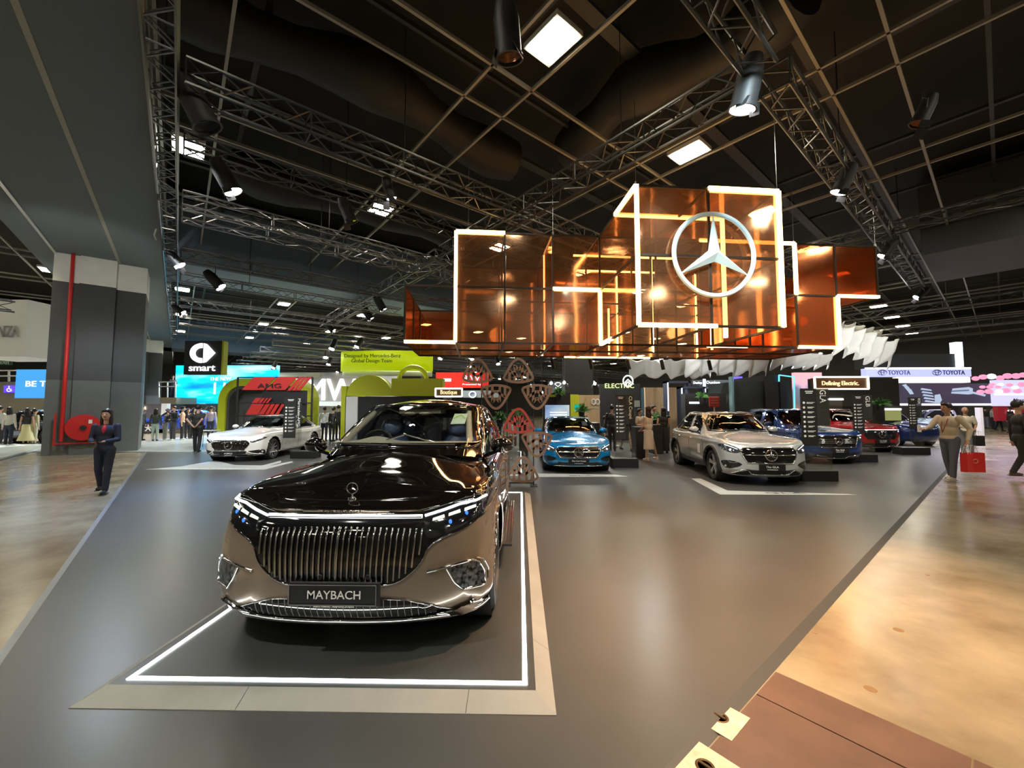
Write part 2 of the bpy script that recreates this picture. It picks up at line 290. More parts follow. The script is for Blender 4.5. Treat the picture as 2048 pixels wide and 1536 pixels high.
# column with white head band and grey foot band
def column(a, b0, b1, dep=2.2, lab=''):
    def pc(x0, x1, y0, y1, z0, z1, n, mt): return slab(x0, x1, y0, y1, z0, z1, n, mt)
    for z0, z1, mt in ((-.015, 2.72, 'slate_panel'), (2.72, 6.35, 'charcoal_panel'), (6.35, 7.4, 'white_panel')):
        bm_ = b0 + (b1 - b0) * .66; bs = b0 + (b1 - b0) * .27
        pc(a + .12, a + dep, b0, bs, z0, z1, 'column', mt); pc(a, a + dep + .2, bs, bm_, z0, z1, 'column', mt); pc(a + .35, a + dep, bm_, b1, z0, z1, 'column', mt)
column(21.7, -3.68, -1.15)
column(45.0, -3.68, -1.15); column(-2.6, -3.68, -1.15)
# red hydrant pipe and hose reel on the column
hr = empty('hose_reel', ab(21.55, -2.75, 0), 'red fire hose reel with tall red pipe in front of the grey column', 'hose reel', GA)
m = MB(); m.tube([(-.42, 0, .5), (-.42, 0, 7.38)], .055, 10); m.build('riser_pipe', M_RED, hr, 40)
m = MB(); m.sbar((-.6, .04, .35), (-.6, .04, 1.5), .05); m.sbar((-.6, .04, .42), (.55, .04, .42), .05); m.build('bracket', M_RED, hr)
m = MB(); m.lathe([(0, -.10), (.12, -.12), (.12, -.09), (.46, -.07), (.48, -.03), (.48, .07), (.46, .1), (0, .1)], 40, 'Y', (.12, -.02, .98)); m.build('reel_disc', M_RED, hr, 40)
m = MB(); m.lathe([(0, -.155), (.08, -.15), (.09, -.11), (.09, -.08)], 24, 'Y', (.12, -.02, .98)); m.build('hub', M_BLACK, hr, 40)
m = MB(); m.box((.30, -.105, 1.2), (.1, .004, .14)); m.build('paper_tag', M_WHITE, hr)
# ceiling grid of paired tees, bars hidden above the lit ones
for k, (base, bb_) in enumerate((('a', range(-1, 12)), ('b', range(-5, 12)))):
    m = MB()
    for j in bb_:
        for s in ((1, 2) if base == 'a' else (-.55, .48)):
            c = 5 * j + s
            if base == 'a':
                if -4.4 < c: pass
                m.sbar(ab(c - 0, -.6, 8.35), ab(c, 58, 8.35), .055, .07); m.sbar(ab(c, -30, 8.35), ab(c, -4.4, 8.35), .055, .07)
            else:
                if -4.5 < c < -.6: continue
                m.sbar(ab(-13, c, 8.35), ab(73, c, 8.35), .055, .07)
    o = m.build('ceiling_grid', M_GRID); o['kind'] = 'structure'
m = MB()                                  # pipes, trays and ducts in the void
for j in range(26):
    c = -2 + j * 2.3 + random.uniform(-.5, .5); m.sbar(ab(c, -.5, 9.2 + random.random() * .8), ab(c, 58, 9.2 + random.random() * .8), random.choice((.08, .15, .3)), .1)
for j in range(12):
    c = 1.5 + j * 4.7 + random.uniform(-1, 1); m.sbar(ab(-12, c, 9.8), ab(70, c, 9.8), .12, .08)
o = m.build('pipe_tray', 'duct_grey'); tag(o, 'dim pipes and cable trays crossing in the dark ceiling void', 'pipe'); o['kind'] = 'structure'
for k, (a, b, l, dr) in enumerate([(9.2, 3.2, 9, 0), (5.0, 8.5, 6, 1), (3.6, 1.6, 5, 0), (15.2, 6, 10, 0)]):
    m = MB(); P = []
    for i in range(13):
        t = i / 12; p = ab(a + .25 * math.sin(t * 9), b - l / 2 + t * l, 9.3) if dr == 0 else ab(a - l / 2 + t * l, b + .3 * math.sin(t * 8), 9.4)
        P.append(p)
    m.tube(P, [.55 + .12 * math.sin(i * 1.3) for i in range(13)], 14); o = m.build('air_duct', noisy('duct_foil', (.009, .008, .0068), (.017, .0152, .012), .8, (.5, .7)), None, 60)
    tag(o, ['sagging fabric air duct above the ceiling grid at the top centre', 'sagging air duct above the copper star cube', 'sagging air duct at the top edge left of the ceiling lamp', 'sagging air duct above the left lighting trusses'][k], 'duct')
# lit rectangular ceiling lamps
def ceil_lamp(a, b, label, group='ceiling lamps'):
    o = empty('ceiling_lamp', ab(a, b, 8.3), label, 'ceiling lamp', GA, group); return o
m = MB(); m.box((0, 0, .06), (.66, .86, .1)); hs = m.build('housing', M_WHITE)
m = MB(); m.box((0, 0, 0), (.56, .74, .012)); df = m.build('diffuser', M_PANEL)
near = {(4.9, 5): 'square ceiling lamp, the largest, at the top centre', (4.9, 10): 'ceiling lamp just above the copper star cube', (12.9, 0): 'ceiling lamp beside the left truss, the higher of two', (20.9, 0): 'ceiling lamp beside the left truss, the lower of two', (12.9, 5): 'ceiling lamp left of the copper installation, second in its row', (20.9, 5): 'ceiling lamp in the left centre, third in its row', (28.9, -5): 'round looking ceiling lamp left of the grey column'}
for i in range(-2, 8):
    for j in range(-4, 11):
        a, b = 4.9 + 8 * i, 5 * j + (0 if j else -.03)
        if a < -12: continue
        t = ceil_lamp(a, b, near.get((round(a, 1), round(b)), 'small lit rectangular lamp far off in the dark hall ceiling'))
        h = hs if (i == -2 and j == -4) else hs.copy(); d = df if h is hs else df.copy()
        for c in (h, d):
            if c not in (hs, df): COL.objects.link(c)
            c.parent = t
# ================================================================ trusses
def truss(p, q, s=.3, r=.025, bay=.5, mt=M_TRUSS, lab='', hang=True):
    p = Vector(p); q = Vector(q); c = (p + q) / 2; d = q - p; L_ = d.length; z = d.normalized(); x = z.cross(EZ).normalized(); y = x.cross(z); m = MB(); h = s / 2
    P = lambda t, i: z * (t - L_ / 2) + x * (h * (-1, 1, 1, -1)[i]) + y * (h * (-1, -1, 1, 1)[i])
    for i in range(4): m.bar(P(0, i), P(L_, i), r, 6)
    n = max(1, int(L_ / bay))
    for k in range(n):
        t0, t1 = L_ * k / n, L_ * (k + 1) / n
        for i in range(4):
            j = (i + 1) % 4
            if k % 2: m.bar(P(t0, i), P(t1, j), r * .5, 4)
            else: m.bar(P(t0, j), P(t1, i), r * .5, 4)
            if k % 4 == 0: m.bar(P(t0, i), P(t0, j), r * .5, 4)
    o = m.build('lighting_truss', mt, None, 30); o.location = c
    if hang:
        nh = max(2, int(L_ / 6))
        for k in range(nh):
            t = (k + .5) / nh * L_ - L_ / 2; MB().bar(z * t + EZ * h, z * t + EZ * (10.4 - c.z), .012, 4).build('hanging_wire', M_TRUSS, o)
    return tag(o, lab, 'truss')
truss(ab(2.1, -.3, 7), ab(2.1, 6.6, 7), .42, .03, .42, M_TRUSS, 'dark box truss running off the top edge towards the near rig corner')
truss(ab(2.1, 7.2, 7), ab(2.1, 24, 7), .42, .03, .42, M_TRUSS, 'dark box truss running down to the right from the rig corner')
truss(ab(2.4, 6.9, 7), ab(12, 6.9, 7), .42, .03, .42, M_TRUSS, 'box truss from the rig corner down left above the copper cube')
truss(ab(12.3, 6.9, 7), ab(27, 6.9, 7), .42, .03, .5, M_TRUSSS, 'far box truss carrying spotlights over the lime signs')
truss(ab(8.2, -.1, 7.05), ab(8.2, 15, 7.05), .42, .03, .45, M_TRUSS, 'box truss crossing the upper left above the lamps')
truss(ab(-4, -.38, 7), ab(12.6, -.38, 7), .36, .03, .4, M_TRUSSS, 'long box truss along the edge of the grey soffit, near part')
truss(ab(13, -.38, 7), ab(40, -.38, 7), .36, .03, .5, M_TRUSSS, 'long box truss along the edge of the grey soffit, far part')
tl = ['second cross truss from the soffit', 'third cross truss, bright with lamp light', 'fourth cross truss, bright with lamp light', 'fifth cross truss beyond the lit pair', 'sixth cross truss over the white car', 'seventh cross truss near the white logo sign', 'farthest cross truss over the left booths']
for k, (a, z, b1, mt) in enumerate([(10.6, 7.2, 13, M_TRUSS), (13.1, 7.0, 14, M_TRUSSS), (14.0, 7.0, 14, M_TRUSSS), (17.5, 6.9, 16, M_TRUSS), (20.3, 6.8, 9, M_TRUSSS), (24, 6.6, 30, M_TRUSSS), (28, 6.4, 32, M_TRUSSS)]):
    truss(ab(a, -.1, z), ab(a, b1, z), .36, .028, .5, mt, tl[k])
tl = ['truss across the right ceiling, nearest', 'truss across the right ceiling behind the copper boxes', 'right far truss above the dark fascia', 'right far truss above the pink display']
for k, (b, z, a0, a1) in enumerate([(17, 7.3, -4, 20), (13, 7.0, 4, 26), (28, 6.6, -8, 30), (34, 6.4, -12, 30)]):
    truss(ab(a0, b, z), ab(a1, b, z), .32, .025, .6, M_TRUSS, tl[k])
for k in range(7):
    truss(ab(26 + k * 4.5, 4, 5.4 + .12 * k), ab(26 + k * 4.5, 44, 5.4 + .12 * k), .3, .03, .8, M_TRUSSS, 'distant truss of the booths behind, number %s from the front' % ('one', 'two', 'three', 'four', 'five', 'six', 'seven')[k], False)
for k in range(4):
    truss(ab(24 + k * 7, -30, 5.6 + .12 * k), ab(24 + k * 7, -5, 5.6 + .12 * k), .4, .035, .8, M_TRUSSS, 'distant truss left of the grey column, %s row' % ('first', 'second', 'third', 'fourth')[k], False)
# ================================================================ spotlights
m = MB(); m.lathe([(0, .24), (.07, .24), (.10, .12), (.10, -.12), (.115, -.17), (.10, -.17), (.095, -.12), (0, -.12)], 18); SP_B = m
def spotlight(loc, tgt, label, sc_=1., lit=True):
    t = empty('stage_spotlight', loc, label, 'spotlight', 0, 'spotlights on the trusses')
    d = (Vector(tgt) - Vector(loc)).normalized(); q = (-d).to_track_quat('Z', 'Y').to_matrix().to_4x4()
    def pt(mb, n, mt, sm=40):
        o = mb.build(n, mt, t, sm); return o
    b = MB(); b.v = [tuple(q @ Vector(p) * sc_ * 1.25) for p in SP_B.v]; b.f = SP_B.f; b.m = SP_B.m; pt(b, 'housing', M_BLACK)
    c = q @ Vector((0, 0, -.155 * 1.25)) * sc_; b = MB(); b.lathe([(0, 0), (.10 * sc_ * 1.2, 0)], 18); b.v = [tuple(q @ Vector(p) + c) for p in b.v]; pt(b, 'lens', M_SPOT if lit else M_BLACKG)
    b = MB(); b.tube([q @ Vector((.14, 0, 0)), q @ Vector((.16, 0, .05)) + Vector((0, 0, .1)), Vector((0, 0, .30)), q @ Vector((-.16, 0, .05)) + Vector((0, 0, .1)), q @ Vector((-.14, 0, 0))], .014, 6); pt(b, 'yoke', M_BLACK)
    for s in (-1, 1):
        b = MB(); b.sbar(q @ Vector((s * .13, -.09, -.2)), q @ Vector((s * .2, -.09, -.36)), .16, .006, q @ Vector((1, 0, 0))); pt(b, 'barn_door', M_BLACK)
    pt(MB().bar((0, 0, .28), (0, 0, max(.4, min(8.3, 7.0 if loc[2] > 6 else 8.3) - loc[2])), .015, 5), 'hanging_rod', M_BLACK)
    return t
SP = [((1494, 176), 6.7, 1.5, 'big lit spotlight at the rig corner, top right'), ((1688, 362), 6.6, 1.2, 'lit spotlight on the right truss right of the star cube'), ((452, 358), 6.6, 1.4, 'spotlight with open flap in the upper left, the lower of two'), ((395, 215), 6.7, 1.6, 'large unlit spotlight in the upper left'),
      ((352, 520), 6.6, 1.1, 'spotlight on the soffit truss beside the lower ceiling lamp'), ((430, 562), 6.5, 1.5, 'round black spotlight with lit lens over the black square sign'), ((760, 608), 6.6, 1.5, 'lit spotlight on the far truss, right of two'), ((735, 628), 6.6, 1.5, 'lit spotlight on the far truss, left of two'),
      ((660, 655), 6.6, 1.4, 'spotlight at the end of the far truss, over the lime sign'), ((358, 620), 6.6, 1.2, 'spotlight on the soffit truss above the black square sign'), ((1775, 500), 6.5, 1.1, 'small lit spotlight right of the copper boxes'), ((1842, 588), 6.5, 1.1, 'small spotlight on the right truss, the lowest'), ((1015, 70), 6.8, 1.4, 'black spotlight at the top edge left of the large lamp'), ((778, 380), 6.6, .9, 'small spotlight with pale flap below the crossing truss'), ((695, 425), 6.6, 1.2, 'black spotlight with a white rim in the left ceiling'), ((1848, 225), 7.0, 1.0, 'unlit spotlight in the dark right ceiling')]
for (u, v), z, s_, lb in SP:
    p = gz(u, v, z); spotlight(p, (p.x * .6 + .5, p.y + 1.5, .5), lb, s_, 'unlit' not in lb and 'black' not in lb[:6])
for k in range(26):
    p = ab(random.uniform(22, 46), random.uniform(4, 30), random.uniform(5.0, 5.5)); o = spotlight(p, p + Vector((random.uniform(-1, 1), -1.5, -3)), 'tiny lit spotlight hanging over the distant booths', 1.3)
for k, (u, v) in enumerate([(1102, 765), (1128, 764), (1189, 766), (1062, 770), (1084, 785), (1030, 757)]):
    spotlight(at(u, v, 21), at(u, v, 21) + Vector((0, -3, -1.2)), 'bright white spotlight glaring above the middle booths', .6)
# projector hanging on rods, cables
tag(MB().tube([gz(312, 458, 7), gz(308, 470, 6.9), gz(312, 480, 6.8)], .02, 6).build('cable_loop', M_WHITE), 'white cable loop at the soffit truss', 'cable')
# ================================================================ car builder
def cr_eval(P, t):                       # Catmull-Rom along axis 0 of an array with ghost ends already added
    n = P.shape[0] - 3; i = np.clip(np.floor(t).astype(int), 0, n - 1); f = (t - i)[(...,) + (None,) * (P.ndim - 1)]
    a, b, c, d = P[i], P[i + 1], P[i + 2], P[i + 3]
    return .5 * (2 * b + (c - a) * f + (2 * a - 5 * b + 4 * c - d) * f ** 2 + (3 * b - a - 3 * c + d) * f ** 3)
def loft(ctrl, nu, nv):                  # ctrl[V][U][3]; u runs front centre -> side -> rear centre (half shell, x >= 0)
    P = np.array(ctrl, float); mir = np.array([-1, 1, 1])
    P = np.concatenate([P[:, 1:2] * mir, P, P[:, -2:-1] * mir], 1)
    P = np.concatenate([2 * P[:1] - P[1:2], P, 2 * P[-1:] - P[-2:-1]], 0)
    V, U = P.shape[0] - 2, P.shape[1] - 2
    tv = np.linspace(0, V - 1, nv + 1); tu = np.linspace(0, U - 1, nu + 1)
    Q = cr_eval(P, tv); Q = cr_eval(np.swapaxes(Q, 0, 1), tu); Q = np.swapaxes(Q, 0, 1)
    Q[:, 0, 0] = 0; Q[:, -1, 0] = 0; return Q      # (nv+1, nu+1, 3)
def shell_mb(Q, rows=None, keep=None):
    nv, nu = Q.shape[0] - 1, Q.shape[1] - 1; j0, j1 = rows or (0, nv); mb = MB()
    for s in (1, -1):
        vs = Q[j0:j1 + 1].reshape(-1, 3) * np.array([s, 1, 1]); W_ = nu + 1; fs = []
        for j in range(j1 - j0):
            for i in range(nu):
                f = (j * W_ + i, j * W_ + i + 1, (j + 1) * W_ + i + 1, (j + 1) * W_ + i)
                c = (vs[f[0]] + vs[f[2]]) / 2
                if keep is None or keep(*c): fs.append(f if s > 0 else f[::-1])
        mb.add(vs.tolist(), fs)
    return mb
def inside(poly, x, y):
    r = False; n = len(poly); j = n - 1
    for i in range(n):
        xi, yi = poly[i][:2]; xj, yj = poly[j][:2]
        if (yi > y) != (yj > y) and x < (xj - xi) * (y - yi) / (yj - yi + 1e-12) + xi: r = not r
        j = i
    return r
def smooth_poly(p, n=6, closed=True):
    P = np.array(p, float); P = np.concatenate([P[-1:], P, P[:2]]) if closed else np.concatenate([2 * P[:1] - P[1:2], P, 2 * P[-1:] - P[-2:-1]])
    m = len(p) if closed else len(p) - 1; t = np.arange(m * n + (0 if closed else 1)) / n
    return cr_eval(P, t).tolist()
class Proj:                              # projects 2D outlines of a view on to the finished skin
    def __init__(s, mb): s.t = BVHTree.FromPolygons([Vector(v) for v in mb.v], mb.f)
    def hit(s, view, p, q, off=0):
        if view == 'F': o, d = Vector((p, -3, q)), Vector((0, 1, 0))
        elif view == 'R': o, d = Vector((p, 9, q)), Vector((0, -1, 0))
        elif view == 'L': o, d = Vector((3, p, q)), Vector((-1, 0, 0))     # +x side
        elif view == 'M': o, d = Vector((-3, p, q)), Vector((1, 0, 0))     # -x side
        else: o, d = Vector((p, q, 3)), Vector((0, 0, -1))
        h, n, _, _ = s.t.ray_cast(o, d)
        if h is None:
            h, n, _, _ = s.t.find_nearest(o + d * 3)
        if n.dot(d) > 0: n = -n
        return h + n * off
    def patch(s, mb, view, poly, off=.004, res=.04, thick=.006):
        P = [Vector((p[0], p[1])) for p in poly]; xs = [p.x for p in P]; ys = [p.y for p in P]; pts = list(P); n = len(P)
        x = min(xs) + res / 2
        while x < max(xs):
            y = min(ys) + res / 2
            while y < max(ys):
                if inside(poly, x, y): pts.append(Vector((x, y)))
                y += res
            x += res
        vs, es, fs, *_ = geometry.delaunay_2d_cdt(pts, [(i, (i + 1) % n) for i in range(n)], [], 1, 1e-5)
        V = [s.hit(view, v.x, v.y, off) for v in vs]; B = [s.hit(view, v.x, v.y, off - thick) for v in vs]; k = len(V)
        F = [tuple(f) for f in fs]; cnt = {}
        for f in F:
            for i in range(len(f)): e = (f[i], f[(i + 1) % len(f)]); cnt[tuple(sorted(e))] = cnt.get(tuple(sorted(e)), []) + [e]
        side = [(a, b, b + k, a + k) for v in cnt.values() if len(v) == 1 for a, b in v]
        mb.add(V + B, F + side); return mb
    def line(s, mb, view, pts, r=.008, off=.004, closed=False, n=6, step=.05):
        Q = []; m = len(pts) if closed else len(pts) - 1
        for i in range(m):
            a, b = pts[i], pts[(i + 1) % len(pts)]; l = math.dist(a, b); c = max(1, int(l / step))
            Q += [(a[0] + (b[0] - a[0]) * k / c, a[1] + (b[1] - a[1]) * k / c) for k in range(c)]
        if not closed: Q.append(pts[-1])
        return mb.tube([s.hit(view, *q, off) for q in Q], r, n, closed)
def mirx(p): return [(-a, b) for a, b in p][::-1]
def star_mb(c, r, ring=.09, depth=.12, ex=EX, ey=EZ, en=-EY, tube=None, mb=None, n=48):
    """three pointed star in a ring, facing en"""
    mb = mb or MB(); c = Vector(c); ex, ey, en = Vector(ex), Vector(ey), Vector(en); D = r * depth
    rr = r * ring
    vs = []; sec = [(-1, 0), (-.6, .9), (0, 1.15), (.6, .9), (1, 0), (.6, -.9), (-.6, -.9)]
    for k in range(n):
        a = 2 * PI * k / n
        for p, q in sec: vs.append(c + (ex * math.cos(a) + ey * math.sin(a)) * (r - rr + p * rr) + en * (q * rr * .8))
    m = len(sec); mb.add(vs, [(i * m + k, i * m + (k + 1) % m, ((i + 1) % n) * m + (k + 1) % m, ((i + 1) % n) * m + k) for i in range(n) for k in range(m)])
    for k in range(3):
        a = PI / 2 + k * 2 * PI / 3; u = ex * math.cos(a) + ey * math.sin(a); tip = c + u * (r * .97)
        e1 = a + PI / 3; e2 = a - PI / 3; i1 = c + (ex * math.cos(e1) + ey * math.sin(e1)) * r * .165; i2 = c + (ex * math.cos(e2) + ey * math.sin(e2)) * r * .165
        top = c + en * D * 1.2; bot = c - en * D * .4
        mb.add([tip, i1, top, i2, bot], [(0, 1, 2), (0, 2, 3), (0, 4, 1), (0, 3, 4)])
    return mb
SK = (-.003, .0)
def make_wheel(root, x, y, rad, wid, spokes, style, mt_rim=None):
    mt_rim = mt_rim or mat('rim_silver', (.62, .62, .64), .35, .55)
    s = 1 if x > 0 else -1
    m = MB(); rr = rad * .73; hw = wid / 2
    m.lathe([(rr, -hw * .8), (rr + .01, -hw), (rad - .03, -hw), (rad - .008, -hw * .75), (rad, -hw * .4), (rad, hw * .4), (rad - .008, hw * .75), (rad - .03, hw), (rr + .01, hw), (rr, hw * .8)], 40, 'X', (x, y, rad))
    wh = m.build('wheel', M_RUB, root, 40)
    m = MB(); f = hw * .86 * s; m.mi = 1
    m.lathe([(rr * .9, -f), (rr + .004, -f * .9), (rr * .93, -f * .4), (rr * .90, f * .55), (rr * .95, f * .95), (rr + .006, f), (rr + .008, f * .86)], 40, 'X', (x, y, rad))
    m.mi = 0; C = Vector((x, y, rad)); fo = f * .80
    m.lathe([(rr * .93, fo * 1.05), (rr * .985, f * .97), (rr + .007, f)], 40, 'X', C)
    for k in range(spokes):
        a = 2 * PI * k / spokes + .3
        prs = [(a, .055 if style == 'wide' else .03)] if style != 'double' else [(a - .13, .024), (a + .13, .024)]
        for aa, ww in prs:
            p = C + Vector((fo * .80, math.cos(a) * rr * .16, math.sin(a) * rr * .16)); q = C + Vector((fo, math.cos(aa) * rr * .95, math.sin(aa) * rr * .95))
            m.sbar(p, q, ww * rad / .36 * 1.15, .03, (1, 0, 0))
    if style == 'turbine':
        for k in range(spokes): a = 2 * PI * k / spokes + .3 + PI / spokes; m.sbar(C + Vector((fo * .7, math.cos(a) * rr * .5, math.sin(a) * rr * .5)), C + Vector((fo * .9, math.cos(a) * rr * .95, math.sin(a) * rr * .95)), .02, .02, (1, 0, 0))
    m.lathe([(0, fo * .98), (rr * .13, fo * .96), (rr * .22, fo * .8), (rr * .22, fo * .3)], 20, 'X', C)
    m.build('rim', [mt_rim, M_BLACK], wh, 35)
    m = MB(); m.lathe([(rr * .6, 0), (rr * .6, .02 * s), (rr * .2, .02 * s)], 28, 'X', (x + f * .2, y, rad)); m.build('brake_disc', M_GREY, wh)
def make_car(name, label, loc, yaw, p):
    """p: dimensions and outlines. Local frame: x across, y from nose to tail, z up."""
    t = empty(name, loc, label, 'car', yaw)
    W, L_, Hh = p['W'] / 2, p['L'], p['H']; fo, wb = p['fo'], p['wb']; ro = L_ - fo - wb; rad = p['rad']
    blunt = p.get('blunt', 1.0)
    cols = [(0, 0), (.33 * W, .015), (.62 * W, .07 / blunt), (.85 * W, .19 / blunt), (.965 * W, .36 / blunt), (W, fo - .08), (W * .998, fo + .5), (W * .99, fo + wb * .42), (W * .99, fo + wb * .62), (W, fo + wb * .85), (W * .995, fo + wb + .1), (W * .96, L_ - ro * .42), (W * .84, L_ - .16), (W * .5, L_ - .04), (0, L_)]
    wF = [1, 1, .95, .7, .35, .1] + [0] * 9; wR = [0] * 10 + [.1, .4, .8, 1, 1]
    zb = p['belt']; lv = []
    for (zF, zS, zR, dF, dS, dR, cx) in p['levels']:
        row = []
        for (x, y), f, r in zip(cols, wF, wR):
            s_ = 1 - f - r; sx = 1 - (dS / W) * (1 - .0 * f)
            row.append((x * sx * (1 - cx * f * (1 - f) * 4), y + dF * f - dR * r, zF * f + zS * s_ + zR * r))
        lv.append(row)
    # deck: from the shoulder rim to the spine
    spy = p['spine']
    def spz(y): return float(np.interp(y, [a for a, b in spy], [b for a, b in spy]))
    top = lv[-1]; y0, y1 = p['spine_y']
    for tt in (.25, .5, .75, 1.0):
        row = []
        for i, (x, y, z) in enumerate(top):
            ys = min(max(y + (.14 if i < 5 else 0), y0 + .05 * i), y1 - .02 * (14 - i)); yy = y * (1 - tt) + ys * tt; s_ = math.sin(tt * PI / 2)
            row.append((x * (1 - tt), yy, z * (1 - s_) + spz(yy) * s_))
        lv.append(row)
    nL = len(p['levels']); NU, KV = p.get('nu', 110), p.get('kv', 6)
    Q = loft(lv, NU, KV * (len(lv) - 1))
    # side sculpting: arch flares and a soft door hollow
    yc = [fo, fo + wb]; AR = rad + p.get('gap', .055)
    X, Yv, Z = Q[..., 0], Q[..., 1], Q[..., 2]; side = (X > W * .8) & (Z < zb + .05)
    for c in yc:
        d = np.hypot(Yv - c, Z - rad); Q[..., 0] = np.where(side, Q[..., 0] + .018 * np.exp(-((d - AR) / .06) ** 2), Q[..., 0])
    mid = np.exp(-((Yv - (fo + wb / 2)) / (wb * .30)) ** 4); Q[..., 0] -= np.where(side, p.get('scoop', .03) * mid * np.exp(-((Z - .42) / .13) ** 2), 0)
    Q[..., 0] += np.where(side, p.get('ridge', .012) * np.exp(-((Z - (zb - .12)) / .035) ** 2), 0)
    full = shell_mb(Q)
    def keep(x, y, z):
        for c in yc:
            if math.hypot(y - c, z - rad) < AR and abs(x) > W * .55: return False
        return True
    # snap the verts around the arch on to the circle
    for c in yc:
        dy, dz = Q[..., 1] - c, Q[..., 2] - rad; d = np.hypot(dy, dz); m_ = (Q[..., 0] > W * .6) & (np.abs(d - AR) < .026) & (Q[..., 2] < zb)
        Q[..., 1] = np.where(m_, c + dy * AR / np.maximum(d, 1e-6), Q[..., 1]); Q[..., 2] = np.where(m_, rad + dz * AR / np.maximum(d, 1e-6), Q[..., 2])
    # greenhouse
    g = p['gh']; gr = []; nb = len(g['base'])
    for tt, bul in ((0, 0), (.33, .035), (.66, .04), (1, 0)):
        gr.append([(bx * (1 - tt) + tx * tt + bul * (bx / W) * .9, by * (1 - tt) + ty * tt - bul * (1 if i < 3 else 0) * .8 + bul * (1 if i > nb - 4 else 0), bz * (1 - tt) + tz * tt) for i, ((bx, by, bz), (tx, ty, tz)) in enumerate(zip(g['base'], g['top']))])
    sp = g['spine']; ya, yb = sp[0][0], sp[-1][0]
    for tt in (.12, .45, .75, 1.0):
        row = []
        for i, (x, y, z) in enumerate(gr[3]):
            yy = min(max(y + (.03 if i < 3 else 0) * tt * 4, ya), yb); zz = float(np.interp(yy, [a for a, b in sp], [b for a, b in sp])); s_ = math.sin(tt * PI / 2)
            row.append((x * (1 - tt), yy, z * (1 - s_) + zz * s_))
        gr.append(row)
    G = loft(gr, NU, 5 * (len(gr) - 1)); gfull = shell_mb(G)
    BP, GP = Proj(full), Proj(gfull)
    wins = p['windows']                   # view, outline, name
    def shrink(poly, k=.035):
        cx = sum(a for a, b in poly) / len(poly); cy = sum(b for a, b in poly) / len(poly); w_ = max(a for a, b in poly) - min(a for a, b in poly); h_ = max(b for a, b in poly) - min(b for a, b in poly)
        return [(cx + (a - cx) * (1 - 2 * k / w_), cy + (b - cy) * (1 - 2 * k / h_)) for a, b in poly]
    holes = [(v, shrink(q)) for v, q, _ in wins]
    def gkeep(x, y, z):
        for v, q in holes:
            if v == 'F' and y < g['yF'] and inside(q, x, z): return False
            if v == 'R' and y > g['yR'] and inside(q, x, z): return False
            if v == 'S' and abs(x) > W * .5 and inside(q, y, z): return False
        return True
    kd = lambda x, y, z: keep(x, y, z) and not (abs(x) < W * .80 and g['yF0'] < y < g['yR1'])
    cut = KV * (nL - 1) + p.get('hoodrow', 0)
    shell_mb(Q, (0, cut), keep).build('body', p['paint'], t, 30, 1e-4)
    shell_mb(Q, (cut, Q.shape[0] - 1), kd).build('hood', p.get('paint2', p['paint']), t, 40, 1e-4)
    shell_mb(G, None, gkeep).build('roof', p.get('paint2', p['paint']), t, 40, 1e-4)
    for v, q, n in wins:
        if v == 'S':
            for vv in 'LM':
                m = MB(); GP.patch(m, vv, q, .004, .06, .006); o = m.build(n, p.get('glass', M_CGLASS), t, 40)
        else: m = MB(); GP.patch(m, v, q, .004, .06, .006); m.build(n, p.get('glass', M_CGLASS), t, 40)
    # black frits around the windscreen and side glass line
    m = MB()
    for v, q, n in wins:
        if v == 'F': GP.line(m, 'F', q, .013, .002, True, 6, .06)
    m.build('windscreen_seal', M_BLACKG, t, 60)
    if p.get('sidetrim'):
        m = MB()
        for vv in 'LM': GP.line(m, vv, p['sidetrim'], .009, .006, False, 6, .08)
        m.build('window_trim', p.get('trim_mat', M_CHR), t, 60)
    # wheels, arch liners, underbody
    for c in yc:
        for s in (-1, 1): make_wheel(t, s * (W - p['tw'] / 2 - .012), c, rad, p['tw'], *p['rim'])
    for c in yc:
        for s in (-1, 1):
            m = MB(); m.lathe([(0, s * (W - .45)), (AR + .003, s * (W - .45)), (AR + .003, s * (W - .035))], 36, 'X', (0, c, rad)); m.build('arch_liner', M_BLACK, t)
    zs = p['levels'][0][1]; m = MB(); m.box((0, L_ / 2, zs + .02), (W * 1.1, L_ * .9, .05)); m.box((0, fo + wb / 2, zs + .02), (W * 1.86, wb - 2 * AR - .04, .05)); m.build('underbody', M_BLACK, t)
    if p.get('cladding'):
        m = MB()
        for vv, s in (('L', 1), ('M', -1)):
            for c in yc:
                th0 = math.asin(max(-1, (zs + .03 - rad) / AR))
                pts = [(c + (AR + .022) * math.cos(th), rad + (AR + .022) * math.sin(th)) for th in np.linspace(th0, PI - th0, 22)]
                m.tube([Vector((s * (W + .004) if abs(BP.hit(vv, *q).x) < W * .8 else BP.hit(vv, *q, .002).x, q[0], q[1])) for q in pts], .03, 6)
            BP.patch(m, vv, [(fo + AR + .02, zs + .01), (fo + wb - AR - .02, zs + .01), (fo + wb - AR - .03, zs + .14), (fo + AR + .03, zs + .14)], .012, .1, .02)
        m.build('wheel_arch_cladding', p['cladding'], t, 50)
    # door seams and handles
    for vv in 'LM':
        for ln in p['seams']: BP.line(m := MB(), vv, ln, .004, .0005, False, 5, .05); m.build('door_seam', M_BLACK, t)
    for vv, s in (('L', 1), ('M', -1)):
        for hy in p['handles']:
            h = BP.hit(vv, hy, zb - .13, .012); m = MB(); m.tube([h + Vector((0, -.11, 0)), h + Vector((s * .02, -.06, 0)), h + Vector((s * .02, .06, 0)), h + Vector((0, .11, 0))], .013, 6); m.build('door_handle', p.get('handle_mat', p['paint']), t, 50)
